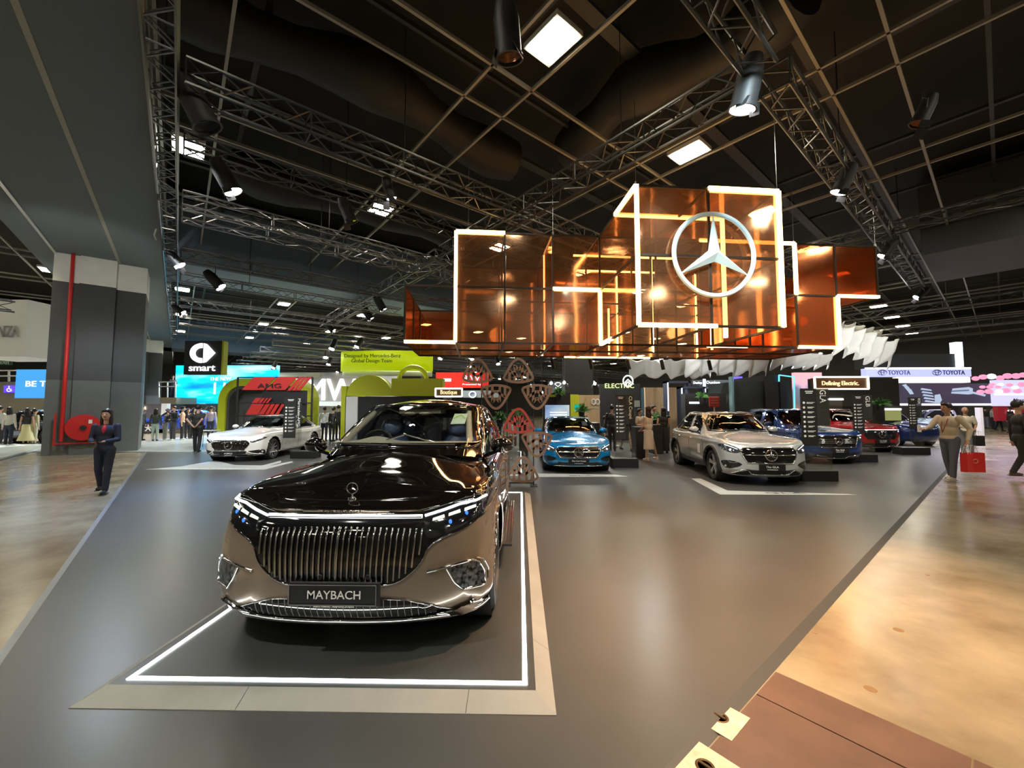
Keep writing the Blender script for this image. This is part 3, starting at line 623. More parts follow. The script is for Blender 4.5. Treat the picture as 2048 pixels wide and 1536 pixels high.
    # mirrors
    for s in (-1, 1):
        mx, my, mz = p['mirror']; m = MB(); m.ell((s * mx, my, mz), (.115, .075, .075), 18, 12); m.build('mirror', p.get('mirror_mat', p['paint']), t, 60)
        m = MB(); m.sbar((s * (mx - .20), my + .06, mz - .13), (s * (mx - .03), my + .01, mz - .06), .07, .035); m.ell((s * mx, my + .012, mz - .028), (.122, .07, .058), 16, 10); m.build('mirror_foot', M_BLACKG, t, 50)
    # interior
    ix = p['interior']; y0_, zf = ix['y'], ix['z']; dm, sm_ = ix['dash'], ix['seat']
    m = MB(); dw = W * .80
    m.grid(lambda u, v: ((u - .5) * 2 * dw * (.93 + .04 * v), y0_ + v * .34 + .10 * (2 * u - 1) ** 2, zf + (.055 * math.exp(-((u - .5) * 2 + .42) ** 2 / .05) * math.sin(min(1, v * 1.3) * PI * .75)) + .012 - .09 * max(0, v - .72) / .28), 24, 8)
    m.box((0, y0_ + .35, zf - .32), (dw * 1.85, .12, .5)); m.box((0, fo + wb / 2 + .2, zs + .14), (W * 1.7, wb * .9, .06)); m.build('dashboard', dm, t, 50)
    m = MB()
    for s in (-1, 1): m.box((s * W * .86, fo + wb * .55, (zs + zb) / 2 + .05), (.05, wb * .8, zb - zs - .12))
    m.box((0, g['yR1'] - .1, zb - .15), (W * 1.6, .06, .6)); m.build('door_card', sm_, t)
    for k, (sx, sy) in enumerate([(-.42, .95), (.42, .95), (-.42, 1.85), (.42, 1.85)]):
        sy = y0_ + sy; m = MB(); q = Matrix.Rotation(R(-14), 3, 'X')
        m.ell((sx * W, sy - .22, zf - .60), (.27, .30, .12), 14, 8); m.ell((sx * W, sy + .06, zf - .26), (.26, .10, .36), 16, 12, q); m.ell((sx * W, sy + .13, zf + .10), (.16, .075, .13), 14, 10, q); st = m.build('seat', sm_, t, 60)
        if k < 2 and ix.get('pillow'): m = MB(); m.ell((sx * W, sy + .05, zf + .13), (.13, .07, .10), 14, 10, q); m.build('head_pillow', ix['pillow'], st, 60)
    m = MB(); P = [Vector((-.42 * W + .18 * math.cos(a), y0_ + .48 + .06 * math.sin(a), zf - .06 + .17 * math.sin(a))) for a in np.linspace(0, 2 * PI, 24, endpoint=False)]
    m.tube(P, .016, 8, True); m.sbar((-.42 * W - .16, y0_ + .48, zf - .08), (-.42 * W + .16, y0_ + .48, zf - .08), .04, .03); m.build('steering_wheel', M_BLACK, t, 60)
    if not ix.get('nomirror'):
        m = MB(); zt = g['spine'][0][1]; m.box((0, g['top'][0][1] + .06, zt - .12), (.22, .03, .06)); m.bar((0, g['top'][0][1] + .05, zt - .1), (0, g['top'][0][1] + .05, zt - .02), .012); m.build('rear_view_mirror', M_BLACK, t)
    return t, BP, GP, W
# ================================================================ the two tone car on the podium
BRONZE = flake('bronze_paint', (.30, .235, .180), .24); M_DBLACK = mat('obsidian_paint', (.004, .003, .0028), .05, 0, coat=1.)
M_CREAMI = mat('cream_leather', (.50, .46, .37), .5); M_BLUEI = mat('blue_leather', (.07, .11, .26), .4); M_BLUEP = mat('blue_grey_leather', (.17, .24, .42), .4)
mb_p = dict(W=2.02, L=5.125, H=1.72, fo=.80, wb=3.21, rad=.395, tw=.27, belt=1.10, blunt=1.15, nu=200, kv=9, gap=.035, rim=(20, 'thin'),
    levels=[(.21, .27, .28, .12, .06, .10, 0), (.30, .36, .36, .03, .01, .04, 0), (.48, .52, .55, .0, 0, .0, 0), (.68, .72, .75, .0, .0, .0, .015), (.84, .88, .90, .04, .012, .03, .04), (.93, 1.0, 1.02, .12, .035, .10, .05), (.975, 1.075, 1.08, .22, .09, .18, .06)],
    spine=[(.2, .97), (.34, 1.02), (.45, 1.055), (.75, 1.135), (1.05, 1.205), (1.35, 1.25), (2.0, 1.2), (4.3, 1.12), (5.1, 1.08)], spine_y=(.34, 4.95),
    gh=dict(base=[(0, 1.10, 1.20), (.36, 1.13, 1.20), (.62, 1.22, 1.185), (.80, 1.50, 1.13), (.88, 1.86, 1.06), (.91, 2.4, 1.05), (.92, 3.1, 1.05), (.91, 3.8, 1.06), (.86, 4.4, 1.07), (.70, 4.75, 1.07), (.4, 4.88, 1.07), (0, 4.92, 1.07)],
            top=[(0, 2.26, 1.68), (.28, 2.28, 1.675), (.52, 2.34, 1.668), (.64, 2.46, 1.66), (.67, 2.65, 1.665), (.67, 2.8, 1.66), (.675, 3.2, 1.665), (.66, 3.6, 1.65), (.63, 4.0, 1.61), (.54, 4.25, 1.57), (.3, 4.35, 1.56), (0, 4.38, 1.56)],
            spine=[(2.26, 1.69), (2.45, 1.72), (2.8, 1.755), (3.1, 1.76), (3.6, 1.71), (4.38, 1.58)], yF=2.6, yR=4.2, yF0=1.32, yR1=4.75),
    windows=[('F', smooth_poly([(-.75, 1.25), (-.4, 1.258), (0, 1.26), (.4, 1.258), (.75, 1.25), (.70, 1.42), (.645, 1.63), (.50, 1.658), (0, 1.665), (-.50, 1.658), (-.645, 1.63), (-.70, 1.42)], 3), 'windscreen'),
             ('S', [(1.72, 1.14), (2.78, 1.13), (2.80, 1.60), (2.55, 1.585), (2.2, 1.46)], 'front_window'), ('S', [(2.88, 1.13), (4.0, 1.15), (4.25, 1.25), (3.85, 1.52), (3.3, 1.605), (2.90, 1.60)], 'rear_window'),
             ('R', [(-.6, 1.2), (.6, 1.2), (.5, 1.5), (-.5, 1.5)], 'back_window')],
    sidetrim=[(1.60, 1.105), (2.8, 1.10), (4.05, 1.115), (4.38, 1.24), (3.95, 1.52), (3.3, 1.635), (2.7, 1.63), (2.3, 1.545), (1.9, 1.35), (1.6, 1.16)],
    seams=[[(1.45, .35), (1.42, .7), (1.5, 1.05)], [(2.85, .33), (2.84, .7), (2.82, 1.08)], [(3.95, 1.08), (3.8, .75), (3.62, .55)]], handles=[2.55, 3.7], handle_mat=M_CHR,
    mirror=(1.0, 1.66, 1.25), mirror_mat=M_DBLACK, paint=BRONZE, paint2=M_DBLACK, hoodrow=-8, scoop=.04,
    interior=dict(y=1.42, z=1.275, dash=M_CREAMI, seat=M_BLUEI, pillow=M_BLUEP))
MBX, MBY, MBYAW = -1.195, 2.68, 0
car, BP, GP, W = make_car('luxury_suv', 'large two tone luxury SUV in black and bronze with bar grille on the lit podium', (MBX, MBY, PH), MBYAW, mb_p)
CXo, CS = .06, .985
def fp(x, z): return (x, z)
# black mask between hood, lamps and grille
half = [(.0, .925), (.30, .925), (.50, .925), (.70, .965), (.84, 1.0), (.945, 1.0), (.985, .955), (.965, .895), (.80, .812), (.66, .765), (.585, .715), (.54, .63), (.47, .56), (.38, .505), (.24, .485), (0, .483)]
half = smooth_poly(half, 3, False)
BP.patch(mbm := MB(), 'F', half + [(-a, b) for a, b in half[::-1][1:-1]], .004, .035, .01); mask = mbm.build('grille_panel', M_BLACKG, car, 40)
# grille bars
out_r = [(.505, .81), (.555, .76), (.56, .70), (.53, .63), (.47, .565), (.36, .512), (.0, .495)]
gb_ = 0
for k in range(-14, 15):
    x = k * .0385; ax_ = abs(x)
    zt = .845 - .02 * (ax_ / .54) ** 2; zl = .497
    pts = [(.0, .497), (.36, .512), (.44, .545), (.50, .60), (.54, .68), (.56, .74)]
    zl = float(np.interp(ax_, [a for a, b in pts], [b for a, b in pts]))
    if zl > zt - .05: continue
    m = MB(); Q_ = [BP.hit('F', x * (1 - .05 * (zt - z) / .35), z, .014) for z in np.linspace(zt, zl, 8)]; Q_[0] = Q_[0] + Vector((0, .012, 0))
    m.tube([Vector((0, 0, 0)) + q for q in Q_], .0055 if k else .009, 6); m.build('grille_bar', M_CHR, mask, 60)
m = MB(); BP.line(m, 'F', half[3:-1] , .006, .004, False); BP.line(m, 'F', [(-a, b) for a, b in half[3:-1]], .006, .004, False); m.build('grille_edge', M_BLACKG, mask, 60)
m = MB(); BP.line(m, 'F', [(-.53, .903), (-.3, .908), (0, .91), (.3, .908), (.53, .903)], .013, .008, False, 8); m.build('light_bar', M_CHR, mask, 60)
m = MB(); BP.line(m, 'F', [(-.53, .898), (-.3, .901), (0, .903), (.3, .901), (.53, .898)], .0065, .018, False, 6); m.build('light_bar_tube', M_LEDW, mask, 60)
q = BP.hit('F', -.02, .925, .014); text_mb('MAYBACH', .26, .017, q, EX, Vector((0, .25, 1)), depth=.006, space=1.2).build('lettering', M_CHR, mask)
# headlights
M_HEAD = glassy('headlight_glass', (.9, .92, .95), .82, .01); M_DRL = glow('daylight_led', (.95, 1, .92), 4)
hl = [(.525, .895), (.56, .80), (.62, .772), (.79, .828), (.93, .90), (.972, .955), (.935, .99), (.83, .985), (.70, .945), (.58, .908)]
for s in (-1, 1):
    poly = smooth_poly([(s * a, b) for a, b in hl], 3)
    m = MB(); BP.patch(m, 'F', poly, .009, .03, .003); h = m.build('headlight', M_HEAD, car, 50)
    m = MB(); BP.patch(m, 'F', [(s * (.70 + (a - .70) * .93), .87 + (b - .87) * .9) for a, b in hl], .0055, .04, .002); m.build('reflector', mat('lamp_black', (.02, .022, .028), .12, .4), h, 50)
    m = MB(); BP.line(m, 'F', [(s * a, b) for a, b in ((.545, .900), (.66, .926), (.77, .955), (.93, .980))], .008, .013, False, 6); m.build('light_strip', M_DRL, h, 60)
    for a0 in (.60, .70, .80):
        m = MB(); BP.patch(m, 'F', [(s * x, z) for x, z in ((a0, .872 + (a0 - .6) * .20), (a0 + .075, .886 + (a0 - .6) * .22), (a0 + .07, .902 + (a0 - .6) * .22), (a0, .885 + (a0 - .6) * .22))], .011, .03, .003); m.build('light_segment', glow('daylight_soft', (.9, 1, .6), 1.6), h)
    for a0, z0 in ((.715, .86), (.815, .90)):
        m = MB(); m.ell(BP.hit('F', s * a0, z0, .008), (.012, .006, .016), 10, 6); m.build('blue_lens', glow('blue_lens', (.05, .2, 1), .9), h, 60)
# fog vents
for s in (-1, 1):
    ov = [(.72, .575), (.86, .590), (.905, .565), (.93, .50), (.935, .42), (.80, .425), (.76, .47)]
    m = MB(); BP.patch(m, 'F', smooth_poly([(s * a, b) for a, b in ov], 3), .006, .03, .008)
    mt_ = noisy('vent_mesh', (.01, .011, .013), (.22, .25, .28), 34, (.2, .3), 0, detail=1, metal=.6)
    o = m.build('bumper_vent', mt_, car, 50)
    m = MB(); BP.line(m, 'F', [(s * a, b) for a, b in ((.58, .565), (.72, .588), (.86, .603), (.905, .58), (.94, .505), (.945, .412), (.80, .417), (.755, .47), (.705, .572))], .0085, .008, False, 6, .03); m.build('vent_trim', M_CHR, o, 60)
    m = MB(); BP.line(m, 'F', [(s * a, b) for a, b in ((.89, .61), (.935, .585), (.965, .505), (.965, .435))], .006, .006, False, 6, .03); m.build('vent_outer_trim', M_CHR, o, 60)
# lower grille, chrome lip
lg = [(-.79, .262), (-.62, .335), (-.45, .388), (-.3, .40), (.3, .40), (.45, .388), (.62, .335), (.79, .262), (.5, .248), (-.5, .248)]
m = MB(); BP.patch(m, 'F', lg, .005, .04, .01); lgo = m.build('lower_grille', M_BLACKG, car, 40)
m = MB(); BP.line(m, 'F', lg[:8], .004, .006, False); m.build('grille_edge', M_CHR, lgo, 60)
for k in range(-13, 14):
    x = k * .0435; zt = .392 if abs(x) < .4 else .392 - (abs(x) - .4) * .28
    m = MB(); m.tube([BP.hit('F', x, z, .006) for z in np.linspace(zt, .272, 4)], .002, 5); m.build('grille_bar', M_GREY, lgo, 60)
m = MB()
lip = [(1.0, .245), (.9, .225), (.78, .205), (.60, .222), (.5, .218), (.40, .207), (.12, .207), (.0, .213)]
LP = [(-a, b) for a, b in lip] + [(a, b) for a, b in lip[::-1][1:]]
m.grid(lambda u, v: tuple(BP.hit('F', np.interp(u, np.linspace(0, 1, len(LP)), [a for a, b in LP]), max(.212, np.interp(u, np.linspace(0, 1, len(LP)), [b for a, b in LP]) + v * .045), .015 + .012 * math.sin(v * PI)) - Vector((0, 0, .006 * (1 - v)))), 90, 4)
m.build('chrome_lip', M_CHR, car, 60, 0, 0, .008)
m = MB(); m.add([BP.hit('F', x, .222, -.01) + Vector((0, dy, -.01 - dy * .05)) for dy in (0, .45) for x in np.linspace(-.95, .95, 20)], [(i, i + 1, 21 + i, 20 + i) for i in range(19)]); m.build('under_tray', M_BLACK, car)
# number plate
pl = MB(); pq = BP.hit('F', 0, .45, 0); pl.box((.012, -.045, .456), (.585, .02, .15)); plo = pl.build('number_plate', M_BLACK, car, None, 0, .006)
m = MB()
for a, b in (((-.282, -.058, .388), (.282, -.055, .392)), ((-.282, -.058, .512), (.282, -.055, .516)), ((-.282, -.058, .388), (-.278, -.055, .516)), ((.278, -.058, .388), (.282, -.055, .516))): m.bb(a, b)
m.build('plate_rim', M_GREY, plo)
text_mb('MAYBACH', .34, .052, (.012, -.058, .455), EX, EZ, depth=.003, bold=.002).build('lettering', M_TXTP, plo)
text_mb('CYCLE & CARRIAGE  |  EXCEPTIONAL JOURNEYS', .26, .010, (.012, -.058, .381), EX, EZ, depth=.003).build('small_lettering', M_TXTP, plo)
m = MB()
for x in (-.42, -.10, .21): m.lathe([(0, -.006), (.014, -.006), (.018, 0)], 14, 'Y', BP.hit('F', x, .548, .012))
m.build('parking_sensor', M_BLACK, mask, 40)
# standing star on the hood
zs_ = BP.hit('T', -.02, .27).z; sc0 = (-.02, .27, zs_ + .075)
m = star_mb(sc0, .043, .085, .10, n=36); m.bar((-.02, .27, zs_), (-.02, .27, zs_ + .035), .008, 10, .004); m.lathe([(.03, -.004), (.028, .006), (.01, .012), (0, .013)], 20, 'Z', (-.02, .27, zs_)); m.build('hood_star', M_CHR, car, 40)
# hood shut line, washer, wiper, stickers, camera
m = MB(); BP.line(m, 'F', [(-.86, .985), (-.7, .962), (-.5, .935), (0, .934), (.5, .935), (.7, .962), (.86, .985)], .0035, .002, False); m.build('hood_seam', M_CHR, car, 60)
m = MB()
for s, x0, x1 in ((1, .55, -.05), (1, -.08, -.62)):
    m.tube([GP.hit('F', x0 + (x1 - x0) * k / 6, 1.262 + .010 * k / 6, .018) for k in range(7)], .010, 6)
m.build('wiper', M_BLACK, car, 60)
m = MB(); GP.patch(m, 'F', [(.43, 1.475), (.58, 1.475), (.58, 1.585), (.43, 1.585)], -.012, .03, .002); stk = m.build('windscreen_label', mat('sticker_mint', (.62, .80, .66), .5), car)
m = MB(); m.tube([GP.hit('F', .505 + .06 * math.cos(a), 1.51 + .045 * math.sin(a), .002) for a in np.linspace(.3, PI - .3, 10)], .005, 5); m.build('green_arc', mat('sticker_green', (.35, .55, .05), .5), stk)
m = MB(); m.box((0, 2.3, 1.60), (.5, .3, .05)); m.build('roof_console', mat('console_grey', (.3, .28, .24), .6), car)
m = MB()
for s in (-1, 1): m.ell((s * .09 - .03, 2.14, 1.575), (.07, .06, .02), 12, 6)
m.build('reading_lamp', M_CREAMI, car, 60)
m = MB(); m.box((.02, 2.9, 1.25), (.16, .16, .36)); m.build('centre_console', M_BLUEP, car)
for s in (-1, 1):
    m = MB(); m.tube([GP.hit('F', s * (.70 - .12 * k / 8), 1.27 + .36 * k / 8, -.035) for k in range(9)], .035, 8); m.build('pillar_trim', M_CREAMI, car, 60)
    m = MB(); m.sbar((s * 1.05, 1.55, .24), (s * 1.05, 3.50, .24), .13, .03)
    rb = m.build('running_board', M_BLACK, car, None, 0, .01)
    m = MB()
    for dx in (.03, .06, .09, .12): m.sbar((s * (.98 + dx), 1.60, .258), (s * (.98 + dx), 3.45, .258), .014, .008)
    m.build('board_strip', mat('rose_chrome', (.85, .68, .55), .12, 1), rb)
    m = MB()
    BP.line(m, 'L' if s > 0 else 'M', [(1.3, .36), (2.4, .33), (3.5, .36)], .012, .006, False); m.build('sill_trim', M_CHR, car, 60)
    m = MB(); P = [(mb_p['fo'] + .436 * math.cos(a), .395 + .436 * math.sin(a)) for a in np.linspace(-.25, PI + .2, 26)]
    BP.line(m, 'L' if s > 0 else 'M', [q for q in P if q[0] > .40], .010, .005, False, 6, .03); m.build('arch_trim', M_CHR, car, 60)
# ================================================================ the other cars
M_TGLASS = glassy('tinted_glass', (.33, .36, .37), .94, .01)
def sedan(**k):
    W = k.get('W', 1.83) / 2; L_ = k['L']; fo, wb, H = k['fo'], k['wb'], k['H']; zb = k['belt']; suv = k.get('suv', 0); hz = k.get('hood', .80); yb = fo + .42 - .12 * suv
    yt = yb + (.85 - .22 * suv); rr = L_ - (.50 if not suv else .36); rt = L_ - (1.28 if not suv else .85); zt = H - .055
    d = dict(k); d.update(W=2 * W, nu=110, kv=6, tw=.24, blunt=k.get('blunt', 1.0),
        levels=[(.17 + .03 * suv, .21 + .04 * suv, .24, .12, .07, .10, 0), (.26 + .04 * suv, .30 + .06 * suv, .36, .03, .02, .03, 0), (.42, .46, .52, .0, 0, 0, 0), (hz * .76, hz * .78, hz * .9, .02, 0, .0, 0), (hz * .94, zb - .10, zb - .06, .10, .015, .03, 0), (hz, zb - .01, zb + .03, .19, .05, .10, 0)],
        spine=[(.2, hz), (.5, hz + .055), (yb - .25, zb + .08), (yb + .1, zb + .13), (yb + .6, zb + .05), (rr, zb + .06), (L_, zb + .03)], spine_y=(.36, L_ - .15),
        gh=dict(base=[(0, yb, zb + .08), (.33, yb + .03, zb + .075), (.58, yb + .12, zb + .05), (W * .84, yb + .32, zb), (W * .915, yb + .7, zb - .03), (W * .935, yb + 1.1, zb - .03), (W * .94, yb + 1.6, zb - .03), (W * .93, min(rr - .5, yb + 2.2), zb - .02), (W * .86, rr - .15, zb), (W * .72, rr + .02, zb + .02), (W * .4, rr + .09, zb + .02), (0, rr + .12, zb + .02)],
                top=[(0, yt, zt), (.24, yt + .02, zt), (.44, yt + .07, zt - .01), (W * .62, yt + .2, zt - .02), (W * .68, yt + .4, zt - .01), (W * .70, yt + .65, zt), (W * .70, yt + .9, zt), (W * .69, (yt + rt) / 2 + .45, zt - .01), (W * .62, rt - .2, zt - .03), (W * .54, rt - .05, zt - .05), (W * .3, rt, zt - .055), (0, rt + .02, zt - .055)],
                spine=[(yt, zt + .01), (yt + .3, H - .015), (yt + .7, H), ((yt + rt) / 2 + .3, H - .015), (rt + .02, zt - .05)], yF=yt + .25, yR=rt - .2, yF0=yb + .2, yR1=rr - .1),
        windows=[('F', smooth_poly([(-W * .79, zb + .095), (0, zb + .125), (W * .79, zb + .095), (W * .60, zt - .035), (.30, zt - .012), (-.30, zt - .012), (-W * .60, zt - .035)], 2), 'windscreen'),
                 ('S', [(yb + .62, zb + .03), (yb + 1.22, zb + .03), (yb + 1.24, zt - .045), (yt + .36, zt - .05), (yt + .05, zt - .17)], 'front_window'),
                 ('S', [(yb + 1.32, zb + .03), (rr - .75 + .35 * suv, zb + .04), (rr - .45 + .30 * suv, zb + .12), (rt - .15, zt - .10), (yt + 1.1, zt - .045), (yb + 1.34, zt - .045)], 'rear_window'),
                 ('R', [(-W * .6, zb + .14), (W * .6, zb + .14), (W * .5, zt - .1), (-W * .5, zt - .1)], 'back_window')],
        sidetrim=[(yb + .5, zb + .0), (yb + 1.3, zb), (rr - .6 + .3 * suv, zb + .02), (rr - .35 + .3 * suv, zb + .12), (rt - .1, zt - .075), (yt + 1.0, zt - .015), (yt + .35, zt - .02)],
        seams=[[(fo + .52, .30), (fo + .50, .6), (fo + .62, zb - .02)], [(yb + 1.27, .30), (yb + 1.27, .7), (yb + 1.27, zb - .02)], [(fo + wb - .15, zb - .03), (fo + wb - .32, .62), (fo + wb - .42, .45)]],
        handles=[yb + 1.05, yb + 1.98], mirror=(W + .07, yb + .62, zb + .12), glass=M_TGLASS, interior=dict(y=yb + .22, z=zb + .06, dash=M_BLACK, seat=mat('dark_leather', (.03, .03, .032), .5)))
    return d
PLATE = mat('plate_black', (.008, .008, .008), .4)
def front(t, BP, c, kind, plate, W, hz, paint, zp=.40):
    """grille, lamps, bumper openings, plate and star of the smaller cars; coordinates in the front view"""
    S = lambda P: [(a * W / .9, b) for a, b in P]
    gh_, gl_ = (.665, .385) if kind == 'sport' else (hz * .89, hz * .565)
    if kind == 'sport': G = [(-.50, gh_ - .02), (-.40, gh_ + .005), (.40, gh_ + .005), (.50, gh_ - .02), (.56, (gh_ + gl_) / 2 + .03), (.44, gl_), (.36, gl_ - .02), (-.36, gl_ - .02), (-.44, gl_), (-.56, (gh_ + gl_) / 2 + .03)]
    elif kind == 'eq': G = [(-.62, gh_), (.62, gh_), (.66, gh_ - .05), (.52, gl_ + .0), (.42, gl_ - .03), (-.42, gl_ - .03), (-.52, gl_), (-.66, gh_ - .05)]
    elif kind == 'glb': G = [(-.60, gh_), (.60, gh_), (.62, gh_ - .06), (.52, gl_ + .02), (.46, gl_ - .02), (-.46, gl_ - .02), (-.52, gl_ + .02), (-.62, gh_ - .06)]
    else: G = [(-.52, gh_ - .02), (-.44, gh_), (.44, gh_), (.52, gh_ - .02), (.57, gh_ - .09), (.47, gl_ + .01), (.38, gl_ - .015), (-.38, gl_ - .015), (-.47, gl_ + .01), (-.57, gh_ - .09)]
    G = smooth_poly(S(G), 3); m = MB(); BP.patch(m, 'F', G, .006, .05, .01); g = m.build('grille', M_BLACKG, t, 40)
    m = MB()
    if kind != 'eq': BP.line(m, 'F', G, .011, .008, True, 6, .04)
    else: BP.line(m, 'F', S([(-.66, gh_ + .01), (.66, gh_ + .01)]), .010, .010, False)
    m.build('grille_frame', M_CHR if kind != 'eq' else glow('light_band', (1, .95, .95), 2), g, 60)
    cz = (gh_ + gl_) / 2; m = MB()
    if kind == 'sport':
        for k in range(-14, 15):
            x = k * .037 * W / .9; zs2 = [z for z in np.linspace(gl_ - .02, gh_, 12) if inside(G, x, z)]
            if len(zs2) > 3: m.tube([BP.hit('F', x, z, .012) for z in (zs2[0], cz, zs2[-1])], .006, 5)
    elif kind == 'glb':
        for z in (cz - .05, cz, cz + .05): BP.line(m, 'F', S([(-.54, z), (.54, z)]), .011, .012, False)
    elif kind == 'bar':
        BP.line(m, 'F', S([(-.50, cz), (.50, cz)]), .013, .014, False)
    if m.v: m.build('grille_bar', M_CHR, g, 60)
    q = BP.hit('F', 0, cz, .012); sr = .13 if kind != 'glb' else .115; m = star_mb((0, q.y - .02, cz), sr, .09, .14, n=32); m.build('star_emblem', M_CHR, g, 40)
    m = MB(); m.lathe([(0, 0), (sr * .93, 0)], 24, 'Y', (0, q.y - .006, cz)); m.build('emblem_disc', M_BLACKG, g)
    for s in (-1, 1):
        hlp = dict(sport=[(.58, gh_ - .05), (.66, gh_ - .06), (.80, gh_ - .0), (.87, gh_ + .06), (.86, gh_ + .10), (.74, gh_ + .06), (.58, gh_ + .0)], eq=[(.64, gh_ - .04), (.70, gh_ - .10), (.82, gh_ - .06), (.87, gh_ + .02), (.84, gh_ + .06), (.70, gh_ + .03)], glb=[(.64, gh_ - .13), (.78, gh_ - .14), (.87, gh_ - .06), (.87, gh_ + .04), (.80, gh_ + .05), (.66, gh_ + .02)],
                   bar=[(.58, gh_ - .09), (.68, gh_ - .12), (.84, gh_ - .07), (.88, gh_ + .03), (.85, gh_ + .07), (.72, gh_ + .04), (.60, gh_ - .02)])[kind]
        P = smooth_poly(S([(s * a, b) for a, b in hlp]), 3); m = MB(); BP.patch(m, 'F', P, .006, .04, .006); h = m.build('headlight', mat('lamp_unit', (.10, .11, .13), .08, .6, coat=1.), t, 50)
        m = MB(); a1 = hlp[-1]; a2 = hlp[-3]; BP.line(m, 'F', S([(s * (a1[0] + .02), a1[1] - .02), (s * (a1[0] + a2[0]) / 2, (a1[1] + a2[1]) / 2 - .015), (s * (a2[0] - .03), a2[1] - .02)]), .006, .010, False); m.build('light_strip', glow('daylight', (.92, .97, 1), 2), h, 60)
        m = MB(); m.ell(BP.hit('F', s * .74 * W / .9, gh_ - .055, .006), (.035, .01, .028), 12, 8); m.build('lamp_lens', glow('lamp_lens', (.9, .95, 1), .6), h, 60)
        V = dict(sport=[(.50, .33), (.66, .36), (.84, .38), (.87, .32), (.84, .22), (.70, .21), (.56, .27)], eq=[(.60, .40), (.82, .46), (.86, .38), (.72, .30)], glb=[(.60, .30), (.80, .34), (.84, .27), (.66, .24)], bar=[(.56, hz * .50), (.68, hz * .57), (.85, hz * .58), (.87, hz * .50), (.82, hz * .40), (.70, hz * .41)])[kind]
        m = MB(); BP.patch(m, 'F', smooth_poly(S([(s * a, b) for a, b in V]), 2), .005, .05, .008); m.build('bumper_vent', M_BLACKG, t, 40)
        if kind == 'sport': m = MB(); BP.line(m, 'F', S([(s * a, b) for a, b in ((.50, .33), (.62, .27), (.74, .24), (.87, .25))]), .016, .01, False); m.build('vent_blade', paint, t, 60)
    lo = S([(-.50, hz * .40), (.50, hz * .40), (.70, hz * .27), (.62, .20), (-.62, .20), (-.70, hz * .27)]) if kind != 'sport' else S([(-.50, .34), (.50, .34), (.50, .22), (.44, .19), (-.44, .19), (-.50, .22)]); m = MB(); BP.patch(m, 'F', lo, .005, .06, .01); m.build('lower_grille', M_BLACK, t, 40)
    m = MB(); BP.line(m, 'F', S([(-.72, .27), (-.56, .35), (-.46, .35), (-.36, .26), (.36, .26), (.46, .35), (.56, .35), (.72, .27)] if kind == 'bar' and hz > .85 else [(-.62, .20), (.62, .20)]), .014, .012, False); m.build('bumper_trim', M_CHR if kind != 'sport' else M_BLACKG, t, 60)
    if kind == 'bar' and hz > .85:
        BP.patch(m := MB(), 'F', S([(-.36, .27), (.36, .27), (.44, .235), (.40, .205), (-.40, .205), (-.44, .235)]), .014, .06, .012); m.build('skid_plate', M_ALU, t, 50)
    y = BP.hit('F', 0, zp).y; m = MB(); m.box((0, y - .03, zp), (.54, .018, .135)); po = m.build('number_plate', PLATE, t, None, 0, .004)
    text_mb(plate, .26 if len(plate) < 9 else .36, .042, (0, y - .041, zp + .012), EX, EZ, depth=.003, bold=.002).build('lettering', M_TXTP, po)
    m = MB(); W2 = W * .42; z0 = zp + 0; m.box((0, y - .041, zp - .045), (.22, .003, .008)); m.build('small_lettering', M_TXTP, po)
def info_card(t, GP, x, z):
    m = MB(); GP.patch(m, 'F', [(x - .08, z - .06), (x + .08, z - .06), (x + .08, z + .06), (x - .08, z + .06)], -.01, .05, .003); m.build('windscreen_label', M_WHITE, t)
specs = [
 ('white_sedan', 'pearl white sports sedan with ribbed grille in front of the red striped panel', (-9.14, 12.62, 0), R(3), dict(L=4.95, W=1.88, H=1.46, fo=.86, wb=2.96, belt=.92, rad=.35, rim=(10, 'thin', M_GREY), hood=.80, paint=flake('white_pearl', (.86, .85, .80), .25, 1., .1)), 'sport', 'AMG', .265),
 ('blue_coupe', 'bright blue low coupe with chrome bar grille at the centre of the stand', (1.52, 10.62, 0), R(-1), dict(L=4.69, W=1.83, H=1.44, fo=.86, wb=2.73, belt=.90, rad=.34, rim=(5, 'double'), hood=.76, paint=flake('blue_paint', (.0, .20, .48), .2)), 'bar', 'The CLA Coupé', .315),
 ('silver_crossover', 'silver compact crossover with black wheel arches, right of the black plinth and the women', (5.42, 8.93, 0), R(-4), dict(L=4.41, W=1.83, H=1.61, fo=.86, wb=2.73, belt=1.03, rad=.36, rim=(5, 'double'), hood=.93, suv=1, paint=flake('silver_paint', (.52, .55, .56), .25, 1., .35), cladding=M_BLACK), 'bar', 'The GLA', .42),
 ('blue_suv', 'dark blue boxy SUV partly hidden behind the silver crossover', (9.50, 12.35, 0), R(0), dict(L=4.63, W=1.83, H=1.68, fo=.85, wb=2.83, belt=1.05, rad=.36, rim=(5, 'double'), hood=.97, suv=1, blunt=1.3, paint=flake('navy_paint', (.012, .045, .17), .2), cladding=M_BLACK), 'glb', 'The GLB', .44),
 ('red_suv', 'red electric SUV on the right, farthest of the Mercedes row', (13.75, 15.75, 0), R(0), dict(L=4.68, W=1.83, H=1.67, fo=.86, wb=2.83, belt=1.05, rad=.36, rim=(5, 'wide'), hood=.96, suv=1, blunt=1.2, paint=flake('red_paint_metal', (.40, .004, .012), .2), cladding=M_BLACK), 'eq', 'The EQB', .44)]
specs[4] = (specs[4][0], 'glossy red electric SUV below the lit sign on the right', *specs[4][2:])
